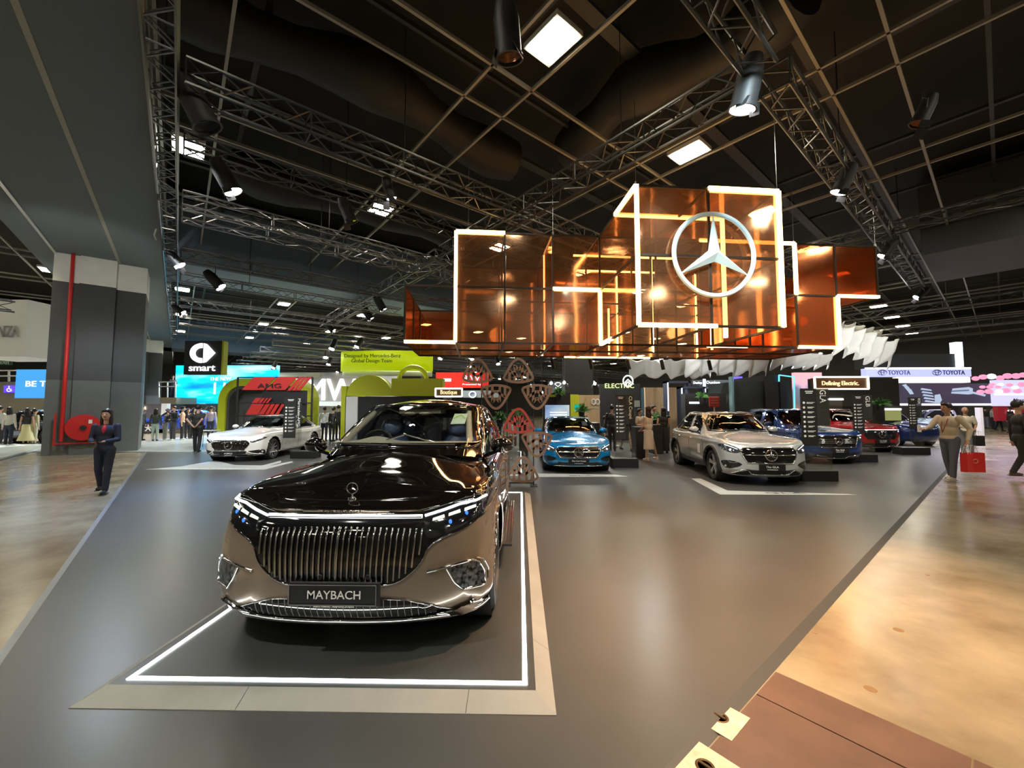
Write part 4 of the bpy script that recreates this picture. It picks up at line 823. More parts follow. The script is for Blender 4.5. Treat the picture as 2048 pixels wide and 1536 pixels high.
for n, lb, loc, yaw, k, kind, plt, zp in specs:
    d = sedan(**k); t, BP2, GP2, W2 = make_car(n, lb, loc, yaw, d); front(t, BP2, k, kind, plt, W2, k['hood'], k['paint'], zp); info_card(t, GP2, .42, k['H'] - .2)
    if n == 'silver_crossover': BP2.patch(m := MB(), 'M', [(1.62, .55), (1.78, .55), (1.78, .78), (1.62, .78)], .006, .06, .004); m.build('door_sticker', M_WHITE, t)
    if k.get('suv'):
        m = MB()
        for s in (-1, 1): y = d['gh']['top'][4][1]; x = W2 * .64; y2 = d['gh']['top'][8][1]; m.tube([(s * x, y - .12, k['H'] - .09), (s * x, y, k['H'] - .035), (s * x, (y + y2) / 2, k['H'] - .02), (s * x, y2 - .1, k['H'] - .05), (s * x * .98, y2, k['H'] - .10)], .013, 6)
        m.build('roof_rail', M_ALU, t, 60)
# simple but complete cars far away in other booths
def far_car(n, lb, loc, yaw, paint, suv=1, grp=None):
    k = dict(L=4.6, W=1.85, H=1.62 if suv else 1.45, fo=.86, wb=2.8, belt=1.0 if suv else .92, rad=.35, rim=(5, 'wide'), hood=.9 if suv else .8, suv=suv, paint=paint)
    d = sedan(**k); d['nu'] = 60; d['kv'] = 3; d['glass'] = M_BLACKG; t, B2, G2, W2 = make_car(n, lb, loc, yaw, d)
    if grp: t['group'] = grp
    return t
NAVY = flake('deep_blue', (.01, .03, .14), .2)
p = at(1880, 884, 18.5); far_car('blue_suv', 'dark blue SUV half hidden behind the man in the beige shirt', (18.0, 18.4, 0), R(0), NAVY)
p = gz(1790, 868); far_car('pale_blue_suv', 'pale metallic SUV in the booth behind the last totem on the right', (23.5, 23.6, .0), R(-50), flake('pale_blue', (.35, .48, .52), .2))
far_car('grey_suv', 'dark grey SUV far away under the machine part mural', (32, 26, .0), R(-60), flake('dark_grey', (.06, .06, .09), .2))
far_car('navy_suv', 'dark blue SUV shown side on left of the grey column', (-26.5, 19.8, .0), R(-86), flake('navy_two', (.03, .05, .10), .2))
far_car('bright_blue_suv', 'bright blue SUV right of the grey column behind the crowd', (-26.2, 27.5, .0), R(-70), flake('bright_blue', (.02, .06, .45), .2))
far_car('black_hatchback', 'black car behind the group of visitors in front of the brown wall', (-20.4, 29.0, .0), R(-75), M_BLACKG)
# ================================================================ hanging copper box installation
def copper(name, tint, w_tr, w_gl, w_df, gc=(.8, .55, .38), dc=(.42, .25, .14)):
    m = bpy.data.materials.new(name); m.use_nodes = True; t = m.node_tree; t.nodes.clear(); N = t.nodes.new; L = t.links.new
    o = N('ShaderNodeOutputMaterial'); a = N('ShaderNodeMixShader'); b = N('ShaderNodeMixShader'); c = N('ShaderNodeMixShader'); tb = N('ShaderNodeBsdfTransparent'); g = N('ShaderNodeBsdfGlossy'); d = N('ShaderNodeBsdfDiffuse'); tl = N('ShaderNodeBsdfTranslucent')
    no = N('ShaderNodeTexNoise'); bu = N('ShaderNodeBump'); tc = N('ShaderNodeTexCoord'); no.inputs['Scale'].default_value = .9; no.inputs['Detail'].default_value = 1; bu.inputs['Strength'].default_value = .25; bu.inputs['Distance'].default_value = .05
    L(tc.outputs['Object'], no.inputs[0]); L(no.outputs['Fac'], bu.inputs['Height']); L(bu.outputs[0], g.inputs['Normal'])
    tb.inputs[0].default_value = (*tint, 1); g.inputs[0].default_value = (*gc, 1); g.inputs[1].default_value = .10; d.inputs[0].default_value = (*dc, 1); tl.inputs[0].default_value = (*dc, 1)
    c.inputs[0].default_value = .5; L(d.outputs[0], c.inputs[1]); L(tl.outputs[0], c.inputs[2])
    b.inputs[0].default_value = w_df / (w_df + w_gl); L(g.outputs[0], b.inputs[1]); L(c.outputs[0], b.inputs[2])
    a.inputs[0].default_value = 1 - w_tr; L(tb.outputs[0], a.inputs[1]); L(b.outputs[0], a.inputs[2]); L(a.outputs[0], o.inputs[0]); MT[name] = m; return m
CU = copper('copper_film', (.90, .72, .57), .64, .22, .14); CU2 = copper('copper_film_red', (.85, .45, .25), .34, .40, .26, (.85, .36, .16), (.50, .13, .035))
ia = R(6); IX = Vector((math.cos(ia), math.sin(ia), 0)); IY = Vector((-math.sin(ia), math.cos(ia), 0)); IO = Vector((2.2, 11.0, 0))
inst = empty('hanging_installation', IO + Vector((0, 0, 3.43)), 'hanging copper box installation outlined in warm light lines with a large silver star', 'installation')
def IL(s, t_, z): return IX * s + IY * t_ + Vector((0, 0, z - 3.43))
S_ = [-5.25, -3.93, -2.62, -1.31, 0, 1.45, 2.87, 4.3, 5.74, 7.0, 8.3]; Z0, Z1, Z2 = 3.43, 4.93, 6.43
cells = [(0, 1, 0, 1)] + [(k, k + 1, 0, 2) for k in (1, 2, 3)] + [(4, 5, 0, 2), (5, 6, 0, 1), (6, 7, 0, 2), (7, 8, 0, 2), (8, 9, 0, 2), (9, 10, 1, 2)]
bars = set()
def bar_(a, b): bars.add(tuple(sorted((tuple(round(x, 3) for x in a), tuple(round(x, 3) for x in b)))))
def boxbars(s0, s1, t0, t1, z0, z1):
    for s in (s0, s1):
        for t_ in (t0, t1): bar_((s, t_, z0), (s, t_, z1))
        for z in (z0, z1): bar_((s, t0, z), (s, t1, z))
    for t_ in (t0, t1):
        for z in (z0, z1): bar_((s0, t_, z), (s1, t_, z))
ZZ = [Z0, Z1, Z2]
for c0, c1, r0, r1 in cells:
    for r in range(r0, r1):
        for ta, tb_ in ((0, 1.4), (1.4, 2.8)): boxbars(S_[c0], S_[c1], ta, tb_, ZZ[r], ZZ[r + 1])
FT = -2.6
for sa, sb in ((0, 1.6), (1.6, 3.2)):
    for za, zb_ in ((Z0, Z1), (Z1, Z2)): boxbars(sa, sb, FT, 0, za, zb_)
m = MB()
for a, b in bars: m.sbar(IL(*a), IL(*b), .05)
m.build('box_frame', M_DARKFRAME, inst)
def pane(s0, s1, t0, t1, z0, z1, mt=None):
    m = MB(); g = .03
    if abs(s1 - s0) < 1e-6: P = [IL(s0, a, z) for a, z in ((t0 + g, z0 + g), (t1 - g, z0 + g), (t1 - g, z1 - g), (t0 + g, z1 - g))]; n = IX
    elif abs(t1 - t0) < 1e-6: P = [IL(a, t0, z) for a, z in ((s0 + g, z0 + g), (s1 - g, z0 + g), (s1 - g, z1 - g), (s0 + g, z1 - g))]; n = IY
    else: P = [IL(a, b, z0) for a, b in ((s0 + g, t0 + g), (s1 - g, t0 + g), (s1 - g, t1 - g), (s0 + g, t1 - g))]; n = EZ
    m.add(P + [p + n * .004 for p in P], [(3, 2, 1, 0), (4, 5, 6, 7), (0, 1, 5, 4), (1, 2, 6, 5), (2, 3, 7, 6), (3, 0, 4, 7)]); return m.build('copper_pane', mt or CU, inst)
for c0, c1, r0, r1 in cells:
    for r in range(r0, r1):
        pane(S_[c0], S_[c1], 2.8, 2.8, ZZ[r], ZZ[r + 1], CU2 if c0 in (0, 3, 7, 8, 9) else CU)
        if c0 in (1, 3, 8, 9) or (c0 == 2): pane(S_[c0], S_[c1], 0, 0, ZZ[r], ZZ[r + 1], CU2 if c0 in (8, 9) else CU)
    if c0 not in (5,): pane(S_[c0], S_[c1], 0, 2.8, Z0 if r0 == 0 else Z1, 0, CU)
for s, r in ((0, 0), (1, 1), (3, 0), (3, 1), (4, 0), (8, 0), (9, 0), (10, 1)): pane(S_[s], S_[s], 0, 2.8, ZZ[r], ZZ[r + 1], CU2)
for sa, sb in ((0, 1.6), (1.6, 3.2)):
    for za, zb_ in ((Z0, Z1), (Z1, Z2)): pane(sa, sb, FT, FT, za, zb_, CU)
for za, zb_ in ((Z0, Z1), (Z1, Z2)): pane(0, 0, FT, 0, za, zb_, CU); pane(3.2, 3.2, FT, 0, za, zb_, CU)
pane(0, 3.2, FT, 0, Z2, 0, CU)
def led(a, b, w_=.05):
    if a[1] <= 0 and b[1] <= 0: w_ = .078
    m = MB(); m.sbar(IL(*a), IL(*b), w_); m.build('light_tube', M_LEDWARM, inst)
e_ = .028; F_ = FT - e_
for a, b in [((0, F_, Z0), (0, F_, Z2)), ((0, FT, Z2), (0, -1.3, Z2)), ((1.6, F_, Z2), (3.2, F_, Z2)), ((3.2, F_, Z0), (3.2, F_, Z2)), ((0, F_, Z0), (1.7, F_, Z0)), ((0, -1.3, Z2), (2.75, -1.3, Z2)), ((2.75, -1.3, Z2), (2.75, -1.3, Z0)), ((0, -.95, Z0), (0, -e_, Z0)),
             ((S_[0], -e_, Z0), (S_[1], -e_, Z0)), ((S_[1], -e_, Z0), (S_[1], -e_, Z2)), ((S_[1], -e_, Z2), (S_[2], -e_, Z2)), ((S_[3], 0, Z2), (S_[3], 1.4, Z2)), ((S_[3], 1.4, Z0), (S_[3], 1.4, Z2)), ((S_[3], -e_, Z1), (0, -e_, Z1)), ((0, -e_, Z0), (0, -e_, Z1)),
             ((-.4, 1.4, Z2), (2.87, 1.4, Z2)), ((0, 2.75, Z2), (2.87, 2.75, Z2)), ((2.87, -e_, Z2), (5.74, -e_, Z2)), ((5.74, -e_, Z1), (5.74, -e_, Z2)), ((5.74, -e_, Z0), (7.0, -e_, Z0)), ((7.0, -e_, Z0), (7.0, -e_, Z1)), ((7.0, -e_, Z1), (8.3, -e_, Z1)),
             ((1.45, 2.75, Z0), (1.45, 2.75, Z2)), ((2.1, 1.4, Z0), (2.1, 1.4, Z2)), ((4.3, 2.75, Z0), (4.3, 2.75, Z2)), ((3.6, .7, Z0), (3.6, .7, Z1)), ((-.4, 2.78, Z0), (2.6, 2.78, Z0)), ((3.1, .1, Z0), (4.3, .1, Z0)), ((.9, 2.0, Z0), (.9, 2.0, Z1))]: led(a, b)
m = star_mb(IL(1.62, FT - .14, 4.93), .93, .055, .13, IX, EZ, -IY, n=72); m.build('star_emblem', mat('star_silver', (.66, .84, .88), .4, .0), inst, 30)
m = MB()
for k in range(4):
    a = PI / 4 + k * PI / 2; p = IL(1.62 + .88 * math.cos(a), FT - .1, 4.93 + .88 * math.sin(a)); m.bar(p, p + IY * .1, .015)
m.build('emblem_bracket', M_ALU, inst)
for s, t_ in ((0, FT), (3.2, FT), (-3.6, 0), (-1.3, 0), (5.74, 0), (8.3, 0), (0, 2.8), (5.74, 2.8)):
    m = MB(); m.bar(IL(s, t_, Z2), IL(s, t_, 8.3), .008, 4); m.lathe([(0, .1), (.03, .08), (.03, 0)], 8, 'Z', IL(s, t_, Z2)); m.build('hanging_wire', M_ALU, inst)
for k, s in enumerate((-.9, .4, 1.7, 2.9, 4.6)):
    m = MB(); p = IL(s, 2.6, Z0 - .04); m.bar(p, p + Vector((.03, 0, -.05)), .012); m.bar(p + Vector((.02, 0, -.05)), p + Vector((.10, .03, -.38)), .06, 12); m.build('downlight', M_BLACK, inst, 40)
for s, t_, z in ((1.6, -1.3, 4.9), (-2.6, 1.4, 4.4), (4.3, 1.4, 4.6), (7, 1.4, 4.5)): lamp('POINT', 'installation_glow', inst.location + IL(s, t_, z), 14, (1, .52, .2), .3)
# ================================================================ emblem screens behind the podium
def emblem_mb(w_, mb, o, flip=1):
    P = smooth_poly([(0, .42), (.20, .30), (.42, -.06), (.50, -.24), (.44, -.31), (.2, -.375), (0, -.39), (-.2, -.375), (-.44, -.31), (-.50, -.24), (-.42, -.06), (-.20, .30)], 3)
    T = lambda p: Vector((o[0] + p[0] * w_, o[1], o[2] + flip * p[1] * w_))
    n = len(P); 
    for i in range(n): mb.sbar(T(P[i]), T(P[(i + 1) % n]), .085 * w_, .012, (0, 1, 0))
    for L_ in ([(-.13, -.36), (-.13, .20), (0, .04), (.13, .20), (.13, -.36)], [(-.31, -.33), (-.31, .02), (0, -.19), (.31, .02), (.31, -.33)]):
        for a, b in zip(L_, L_[1:]): mb.sbar(T(a), T(b), .088 * w_, .010, (0, 1, 0))
    return mb
scr = empty('emblem_screen', (-.15, 9.0, 0), 'clear screen with cut out copper triangular emblems on thin black posts', 'screen')
m = MB()
for u in (963, 1014, 1067):
    x = at(u, 850, 9.0).x + .15; m.sbar((x, 0, 0), (x, 0, 2.62), .022); m.box((x, 0, .006), (.16, .3, .012))
m.build('post', M_BLACK, scr)
m = MB(); x0, x1 = at(963, 850, 9).x + .15, at(1067, 850, 9).x + .15; m.box(((x0 + x1) / 2, .0, 1.33), (x1 - x0 - .03, .008, 2.6)); m.build('clear_sheet', M_ACRYL, scr)
m = MB(); m.sbar((x0, 0, .06), (x1, 0, .06), .02); m.build('bottom_rail', M_BLACK, scr)
M_ROSE = mat('rose_copper', (.42, .24, .16), .35, .5); M_ROSE2 = mat('rose_red', (.65, .10, .08), .35, .3)
for k, (u, v, f) in enumerate([(955, 742, 1), (1037, 742, 1), (992, 793, -1), (1074, 793, -1), (1037, 842, 1), (1074, 888, -1), (1046, 940, 1)]):
    p = at(u, v, 8.98); emblem_mb(.64, m := MB(), (p.x + .15, -.02, p.z), f).build('cut_out_emblem', M_ROSE2 if k == 4 else M_ROSE, scr)
# ================================================================ info totems on black plinths
def totem(xa, xb, y, h, px4, au, word, tw, label, rows=8):
    t = empty('info_totem', ((xa + xb) / 2, y + .22, 0), label, 'info stand'); c = t.location
    m = MB(); m.box((0, 0, h / 2), (xb - xa, .42, h)); m.build('plinth', mat('plinth_black', (.010, .010, .010), .35), t, None, 0, .006)
    u0, v0, u1, v1 = px4; a = at(u0, v0, c.y); b = at(u1, v1, c.y); au_ = at(au, v0, c.y).x
    m = MB(); m.bb((a.x - c.x - .01, -.006, h), (au_ - c.x, .006, a.z)); m.build('clear_sheet', M_ACRYL, t)
    m = MB(); m.bb((a.x - c.x, -.016, b.z), (b.x - c.x, -.007, a.z)); pn = m.build('info_panel', mat('panel_dark', (.018, .018, .018), .45), t)
    W_ = b.x - a.x; H_ = a.z - b.z; m = MB(); xl = a.x - c.x
    for k in range(2): m.box((xl + W_ * .55, -.018, a.z - H_ * (.05 + .03 * k)), (W_ * (.5 - .1 * k), .002, H_ * .014))
    for k in range(rows):
        z = a.z - H_ * (.25 + .66 * k / rows); m.lathe([(0, -.0195), (W_ * .075, -.0195), (W_ * .075, -.017)], 14, 'Y', (xl + W_ * .2, 0, z))
        for q in range(2): m.box((xl + W_ * (.62 - .05 * q), -.018, z + H_ * (.006 - .016 * q)), (W_ * (.5 - .12 * q - .06 * (k % 3)), .002, H_ * .009))
    m.build('icon_list', M_TXTP, pn)
    m = MB(); m.bb((b.x - c.x + .01, .004, b.z + H_ * .35), (au_ - c.x - .01, .007, a.z)); m.build('name_backing', mat('backing_grey', (.05, .05, .045), .5, alpha=.75), pn)
    text_mb(word, tw, (au_ - b.x) * .45, ((b.x + au_) / 2 - c.x, -.010, a.z - H_ * .03 - tw / 2), -EZ, EX, depth=.004).build('lettering', M_TXTP, t)
    return t
totem(2.62, 3.37, 11.67, .26, (1229, 790, 1252, 878), 1269, 'CLA Coupé', .66, 'dark info totem on a black plinth right of the blue coupe')
totem(6.54, 7.38, 9.63, .24, (1599, 777, 1636, 892), 1658, 'GLA', .30, 'largest dark info totem, on the plinth right of the silver car')
totem(10.39, 11.2, 13.0, .24, (1703, 790, 1729, 868), 1744, 'GLB', .34, 'dark info totem on a plinth between the dark blue and red SUVs')
totem(13.9, 14.9, 15.1, .26, (1815, 795, 1835, 857), 1843, 'EQB', .2, 'slim dark info totem at the right of the red car')
totem(-7.75, -6.9, 13.6, .24, (569, 795, 591, 876), 605, 'Mercedes-AMG', .95, 'dark info totem with vertical white lettering beside the white sedan')
# ================================================================ booths and signs behind
def slabat(name, label, cat, u0, v0, u1, v1, Y, mt, th=.2, ground=False, parent=None, origin=None, bev=0):
    a, b = at(u0, v0, Y), at(u1, v1, Y); z0 = 0 if ground else b.z; c = Vector(((a.x + b.x) / 2, Y, z0)); m = MB()
    if parent is not None: o_ = parent.location; m.bb((a.x - o_.x, Y - o_.y, z0 - o_.z), (b.x - o_.x, Y - o_.y + th, a.z - o_.z)); return m.build(name, mt, parent)
    m.bb((a.x - c.x, 0, 0), (b.x - c.x, th, a.z - z0)); o = m.build(name, mt, None, None, 0, bev); o.location = c; return tag(o, label, cat)
def textat(body, u0, v0, u1, v1, Y, mt, parent, name='lettering', bold=0., depth=.03, tilt=0):
    a, b = at(u0, v0, Y), at(u1, v1, Y); c = (a + b) / 2 - parent.location; return text_mb(body, b.x - a.x, a.z - b.z, c, Vector((1, 0, tilt)), EZ, depth=depth, bold=bold).build(name, mt, parent)
W4 = lambda n, c, r=.6: mat(n, c, r)
# left: white hanging box, blue screen, access sign, exit sign, gallery
o = slabat('hanging_sign', 'white hanging box sign cut by the left edge of the photo', 'sign', -70, 600, 48, 713, 17, M_WHITE, 2.0); textat('DENZA', -28, 652, 38, 674, 16.98, M_ALU, o, depth=.08)
o = slabat('screen_board', 'blue screen lettered BE T left of the grey column', 'screen', 33, 739, 97, 796, 26, glow('screen_blue', (.05, .28, .62), .8), .2); textat('BE THE', 52, 762, 118, 773, 25.98, M_TXTW, o)
gal = slabat('wall', '', '', -120, 764, 110, 812, 30, W4('gallery_beige', (.36, .33, .26)), .4, True); gal['kind'] = 'structure'; gal.name = 'wall_gallery'; del gal['category']
o = slabat('access_sign', 'blue wheelchair access sign on the beige wall', 'sign', 8, 771, 29, 785, 29.9, glow('sign_blue', (.10, .05, .75), .9), .06)
m = MB(); c0 = at(18, 778, 29.85) - o.location; m.tube([c0 + Vector((.16 * math.cos(a), 0, -.06 + .13 * math.sin(a))) for a in np.linspace(PI * .7, PI * 2.1, 14)], .022, 6); m.ell(c0 + Vector((-.02, 0, .19)), (.04, .03, .04), 10, 6); m.tube([c0 + Vector((-.02, 0, .15)), c0 + Vector((0, 0, 0)), c0 + Vector((.13, 0, -.01)), c0 + Vector((.19, 0, -.15))], .022, 6); m.build('wheelchair_symbol', M_TXTW, o)
o = slabat('exit_sign', 'dim green exit sign at the left edge', 'sign', -4, 720, 22, 730, 29.5, mat('sign_green', (.03, .08, .05), .5), .1); textat('EXIT', 1, 722, 19, 728, 29.48, mat('exit_pale', (.4, .5, .42), .5), o)
m = MB(); c0 = at(0, 762, 29.4)
for v in (741, 752): a, b = at(-40, v, 29.4), at(36, v, 29.4); m.sbar(a - c0, b - c0, .09)
for u in (-20, 18): a, b = at(u, 741, 29.4), at(u, 763, 29.4); m.sbar(a - c0, b - c0, .09)
o = m.build('gallery_railing', M_WHITE); o.location = c0; tag(o, 'white gallery railing above the beige wall at the left edge', 'railing')
o = MB().add([gz(-200, 920, .03), gz(0, 918, .03), gz(88, 896, .03), gz(88, 889, .03), gz(-200, 889, .03)], [(0, 1, 2, 3, 4)]).build('booth_platform', mat('platform_white', (.62, .66, .64), .3), None, None, 0, 0, .06); tag(o, 'low white booth platform left of the grey column', 'platform')
for k in range(3):
    p = at(40 + 22 * k, 688 + 8 * (k % 2), 27); s = MB().box((0, 0, 0), (.55, .2, .2)).build('lit_sign', glow('sign_warm', (1, .95, .8), 1.6)); s.location = p; tag(s, ['small lit sign hanging beside the white box, leftmost', 'small lit sign hanging beside the white box, middle one', 'small lit sign hanging beside the white box, nearest the column'][k], 'sign')
# big cyan screen, brown wall, white letters
scn = slabat('video_wall', 'large cyan video wall with streaks behind the white sedan', 'screen', 352, 731, 553, 807, 33, 'white_panel', .3)
def streaks(name, c1, c2, c3, es, sx=(1, 1, 1), sc_=.6):
    m = mat(name, (0, 0, 0), .4, em=(1, 1, 1), es=es); t, N, L, b = nz(m); tc = N.new('ShaderNodeTexCoord'); mp = N.new('ShaderNodeMapping'); no = N.new('ShaderNodeTexNoise'); cr = N.new('ShaderNodeValToRGB'); mp.inputs['Scale'].default_value = sx; mp.inputs['Rotation'].default_value = (0, R(14), 0); no.inputs['Scale'].default_value = sc_; no.inputs['Detail'].default_value = 4
    e = cr.color_ramp.elements; e[0].color = (*c1, 1); e[0].position = .35; e[1].color = (*c3, 1); e[1].position = .66; q = e.new(.5); q.color = (*c2, 1)
    L.new(tc.outputs['Object'], mp.inputs[0]); L.new(mp.outputs[0], no.inputs[0]); L.new(no.outputs['Fac'], cr.inputs[0]); L.new(cr.outputs[0], b.inputs['Emission Color']); return m
streaks('screen_cyan', (.0, .16, .8), (.0, .52, .75), (.35, .85, .9), 1.15, (.35, 1, 1.6)); scn.data.materials[0] = MT['screen_cyan']
textat('THE NEW', 420, 754, 462, 761, 32.97, M_TXTW, scn); textat('11', 428, 765, 450, 788, 32.97, M_TXTW, scn)
o = slabat('display_wall', 'brown booth wall with outlined letters under the cyan screen', 'wall panel', 330, 808, 470, 850, 33.2, W4('brown_wall', (.20, .14, .12)), .2, True); textat('X3', 395, 812, 432, 834, 33.1, mat('letter_grey', (.45, .42, .40), .4), o)
o = slabat('booth_backdrop', 'beige booth wall carrying the big white letters', 'wall panel', 552, 745, 800, 850, 38, W4('stone_beige', (.33, .31, .28)), .4, True)
textat('BMW', 583, 758, 712, 801, 37.9, glow('letter_white', (1, 1, 1), 1.2), o, depth=.3, bold=.0); slabat('lit_band', '', '', 553, 745, 640, 757, 37.8, W4('band_sand', (.45, .37, .25)), .1, False, o)
slabat('fascia', '', '', 600, 803, 720, 812, 37.5, M_WHITE, .3, False, o)
sm = slabat('hanging_sign', 'black square hanging sign with round white logo and lime side', 'sign', 370, 682, 441, 749, 19, M_BLACK, .3); slabat('lime_side', '', '', 441, 682, 445, 749, 19.02, M_LIME, .3, False, sm)
c0 = at(405, 706, 18.96) - sm.location; m = MB(); rr_ = .58
m.tube([c0 + Vector((-.05 + .42 * math.cos(a), 0, .36 * math.sin(a))) for a in np.linspace(PI * .48, PI * 1.52, 24)], .12, 8); m.prism([(.06, .47), (.20, .43), (.62, .0), (.20, -.43), (.06, -.47)], c0 + Vector((0, .02, 0)), EX, EZ, -EY, .05); m.build('logo', M_TXTW, sm, 60)
textat('smart', 378, 731, 430, 742, 18.97, M_TXTW, sm, bold=.008)
# lime portal and red striped frame
def arch_mb(x0, x1, z1, r, w_, y0, dep):
    P = [(x0, 0), (x0, z1 - r)] + [(x0 + r - r * math.cos(a), z1 - r + r * math.sin(a)) for a in np.linspace(.15, PI / 2, 7)] + [(x1 - r + r * math.sin(a), z1 - r + r * math.cos(a)) for a in np.linspace(0, PI / 2 - .15, 7)] + [(x1, z1 - r), (x1, 0)]
    I = [(x0 + w_, 0), (x0 + w_, z1 - r)] + [(x0 + r - (r - w_) * math.cos(a), z1 - r + (r - w_) * math.sin(a)) for a in np.linspace(.15, PI / 2, 7)] + [(x1 - r + (r - w_) * math.sin(a), z1 - r + (r - w_) * math.cos(a)) for a in np.linspace(0, PI / 2 - .15, 7)] + [(x1 - w_, z1 - r), (x1 - w_, 0)]
    n = len(P); m = MB(); m.add([(x, y, z) for y in (y0, y0 + dep) for x, z in P + I], sum([[(i, i + 1, n + i + 1, n + i), (2 * n + i, 3 * n + i, 3 * n + i + 1, 2 * n + i + 1), (i, 2 * n + i, 2 * n + i + 1, i + 1), (n + i, n + i + 1, 3 * n + i + 1, 3 * n + i)] for i in range(n - 1)], [])); return m
a, b = at(438, 757, 20), at(622, 757, 20); c = Vector(((a.x + b.x) / 2, 20, 0)); hw = (b.x - a.x) / 2
t = empty('booth_portal', c, 'lime green rounded portal with dark grey inside behind the red striped frame', 'portal')
arch_mb(-hw, hw, a.z, 1.1, .38, 0, .9).build('arch', M_LIME, t); m = MB(); m.bb((-hw + .3, .85, 0), (hw - .3, .95, a.z - .3)); m.build('back_panel', W4('inside_grey', (.10, .10, .095)), t); arch_mb(-hw + .38, hw - .38, a.z - .38, .8, .12, .1, .7).build('inner_lining', W4('inside_grey2', (.07, .07, .07)), t)
Yf = 17.2; c = Vector((at(548, 800, Yf).x, Yf, 0)); t = empty('striped_frame', c, 'black steel display frame with slanted red stripes behind the white sedan', 'display frame')
m = MB(); x0, x1 = at(474, 800, Yf).x - c.x, at(624, 800, Yf).x - c.x; zt = at(500, 755, Yf).z
for x in (x0, x1): m.sbar((x, 0, 0), (x, 0, zt), .06)
for z in (zt, at(500, 806, Yf).z, at(500, 832, Yf).z): m.sbar((x0, 0, z), (x1, 0, z), .05)
m.build('frame', M_BLACK, t); m = MB(); m.bb((at(522, 800, Yf).x - c.x, .06, 1.2), (at(612, 800, Yf).x - c.x, .1, at(500, 781, Yf).z)); m.build('dark_panel', M_BLACK, t)
m = MB(); U = lambda k: 340 + .2083 * k
def para(xa, xb, va, vb, sl):
    P = [at(U(xa), vb, Yf), at(U(xb), vb, Yf), at(U(xb) + sl, va, Yf), at(U(xa) + sl, va, Yf)]; P = [p - c - Vector((0, .04, 0)) for p in P]; return P
RD = mat('stripe_red', (.52, .03, .025), .45)
for xa, xb, va, vb, sl in [(695, 905, 754, 780, 24), (925, 1110, 754, 780, 24), (1130, 1165, 754, 781, 24), (1175, 1205, 754, 781, 24), (1215, 1252, 754, 781, 24), (790, 845, 796, 806, 8), (855, 880, 796, 806, 8), (893, 912, 796, 806, 8), (925, 945, 796, 806, 8), (730, 850, 808, 829, 13), (860, 905, 808, 829, 13), (915, 950, 808, 829, 13), (960, 995, 808, 829, 13), (1015, 1045, 808, 829, 13)]:
    P = para(xa, xb, va, vb, sl); s = MB(); s.add(P + [p + Vector((0, .03, 0)) for p in P], [(0, 1, 2, 3), (7, 6, 5, 4), (0, 4, 5, 1), (1, 5, 6, 2), (2, 6, 7, 3), (3, 7, 4, 0)]); s.build('red_stripe', RD, t)
textat('AMG', 515, 767, 562, 776, Yf - .07, M_BLACK, t, bold=0, depth=.02)
# lime booth: half disc, box, ring arch, walls, banner
Y = 20; slabat('booth_wall', 'white and black lower wall of the lime booth', 'wall panel', 691, 793, 714, 850, Y, M_WHITE, 2.5, True)
slabat('booth_wall', 'black front wall of the lime booth behind the two tone car', 'wall panel', 714.2, 793, 886, 850, Y + .1, M_BLACK, 2.5, True)
slabat('booth_pillar', 'lime edge pillar left of the white booth wall', 'pillar', 683, 772, 691, 850, Y, M_LIME, 2.5, True)
a, b = at(693, 793, Y), at(783, 793, Y); r_ = (b.x - a.x) / 2; c = Vector(((a.x + b.x) / 2, Y, a.z + .03)); hh = at(700, 751, Y).z - a.z
o = MB().prism([(r_ * math.cos(t_), hh * math.sin(t_)) for t_ in np.linspace(0, PI, 25)], (0, 0, 0), EX, EZ, EY, .6).build('half_disc', M_LIME, None, 30); o.location = c; tag(o, 'lime green half disc shape on top of the booth', 'booth shape')
slabat('lime_box', 'lime green box shape right of the half disc', 'booth shape', 783, 757, 885, 792, Y, M_LIME, .6)
a, b = at(788, 757, Y), at(853, 757, Y); c = Vector(((a.x + b.x) / 2, Y + .2, a.z)); ro = (b.x - a.x) / 2; m = MB(); m.tube([(math.cos(t_) * (ro - .12), 0, math.sin(t_) * (ro - .12) * .9) for t_ in np.linspace(0, PI, 20)], .12, 8); o = m.build('lime_ring', M_LIME, None, 60); o.location = c + Vector((0, .3, 0)); tag(o, 'lime green half ring standing on the lime box', 'booth shape')
a, b = at(675, 702, 22), at(862, 706, 22); c = Vector(((a.x + b.x) / 2, 22, a.z - 1.1)); m = MB(); w2 = (b.x - a.x) / 2
m.grid(lambda u, v: ((u - .5) * 2 * w2, .5 * (2 * u - 1) ** 2, v * 1.12), 24, 1); o = m.build('hanging_banner', mat('lime_lit', (.45, .55, .01), .5, em=(.40, .52, .0), es=.35), None, 60, 0, 0, .06); o.location = c; tag(o, 'lime green curved hanging banner with dark lettering', 'banner')
textat('Designed by Mercedes-Benz', 689, 708, 801, 717, 21.85, M_BLACK, o); textat('Global Design Team', 703, 718, 784, 727, 21.85, M_BLACK, o)
a = at(675, 740, 22.3); m = MB(); m.grid(lambda u, v: ((u - .5) * 2 * w2 * .98, .5 * (2 * u - 1) ** 2 + .1, v * .3 - .28), 20, 1); m.build('white_rim', mat('rim_white', (.8, .85, .8), .5), o, 60, 0, 0, .05)
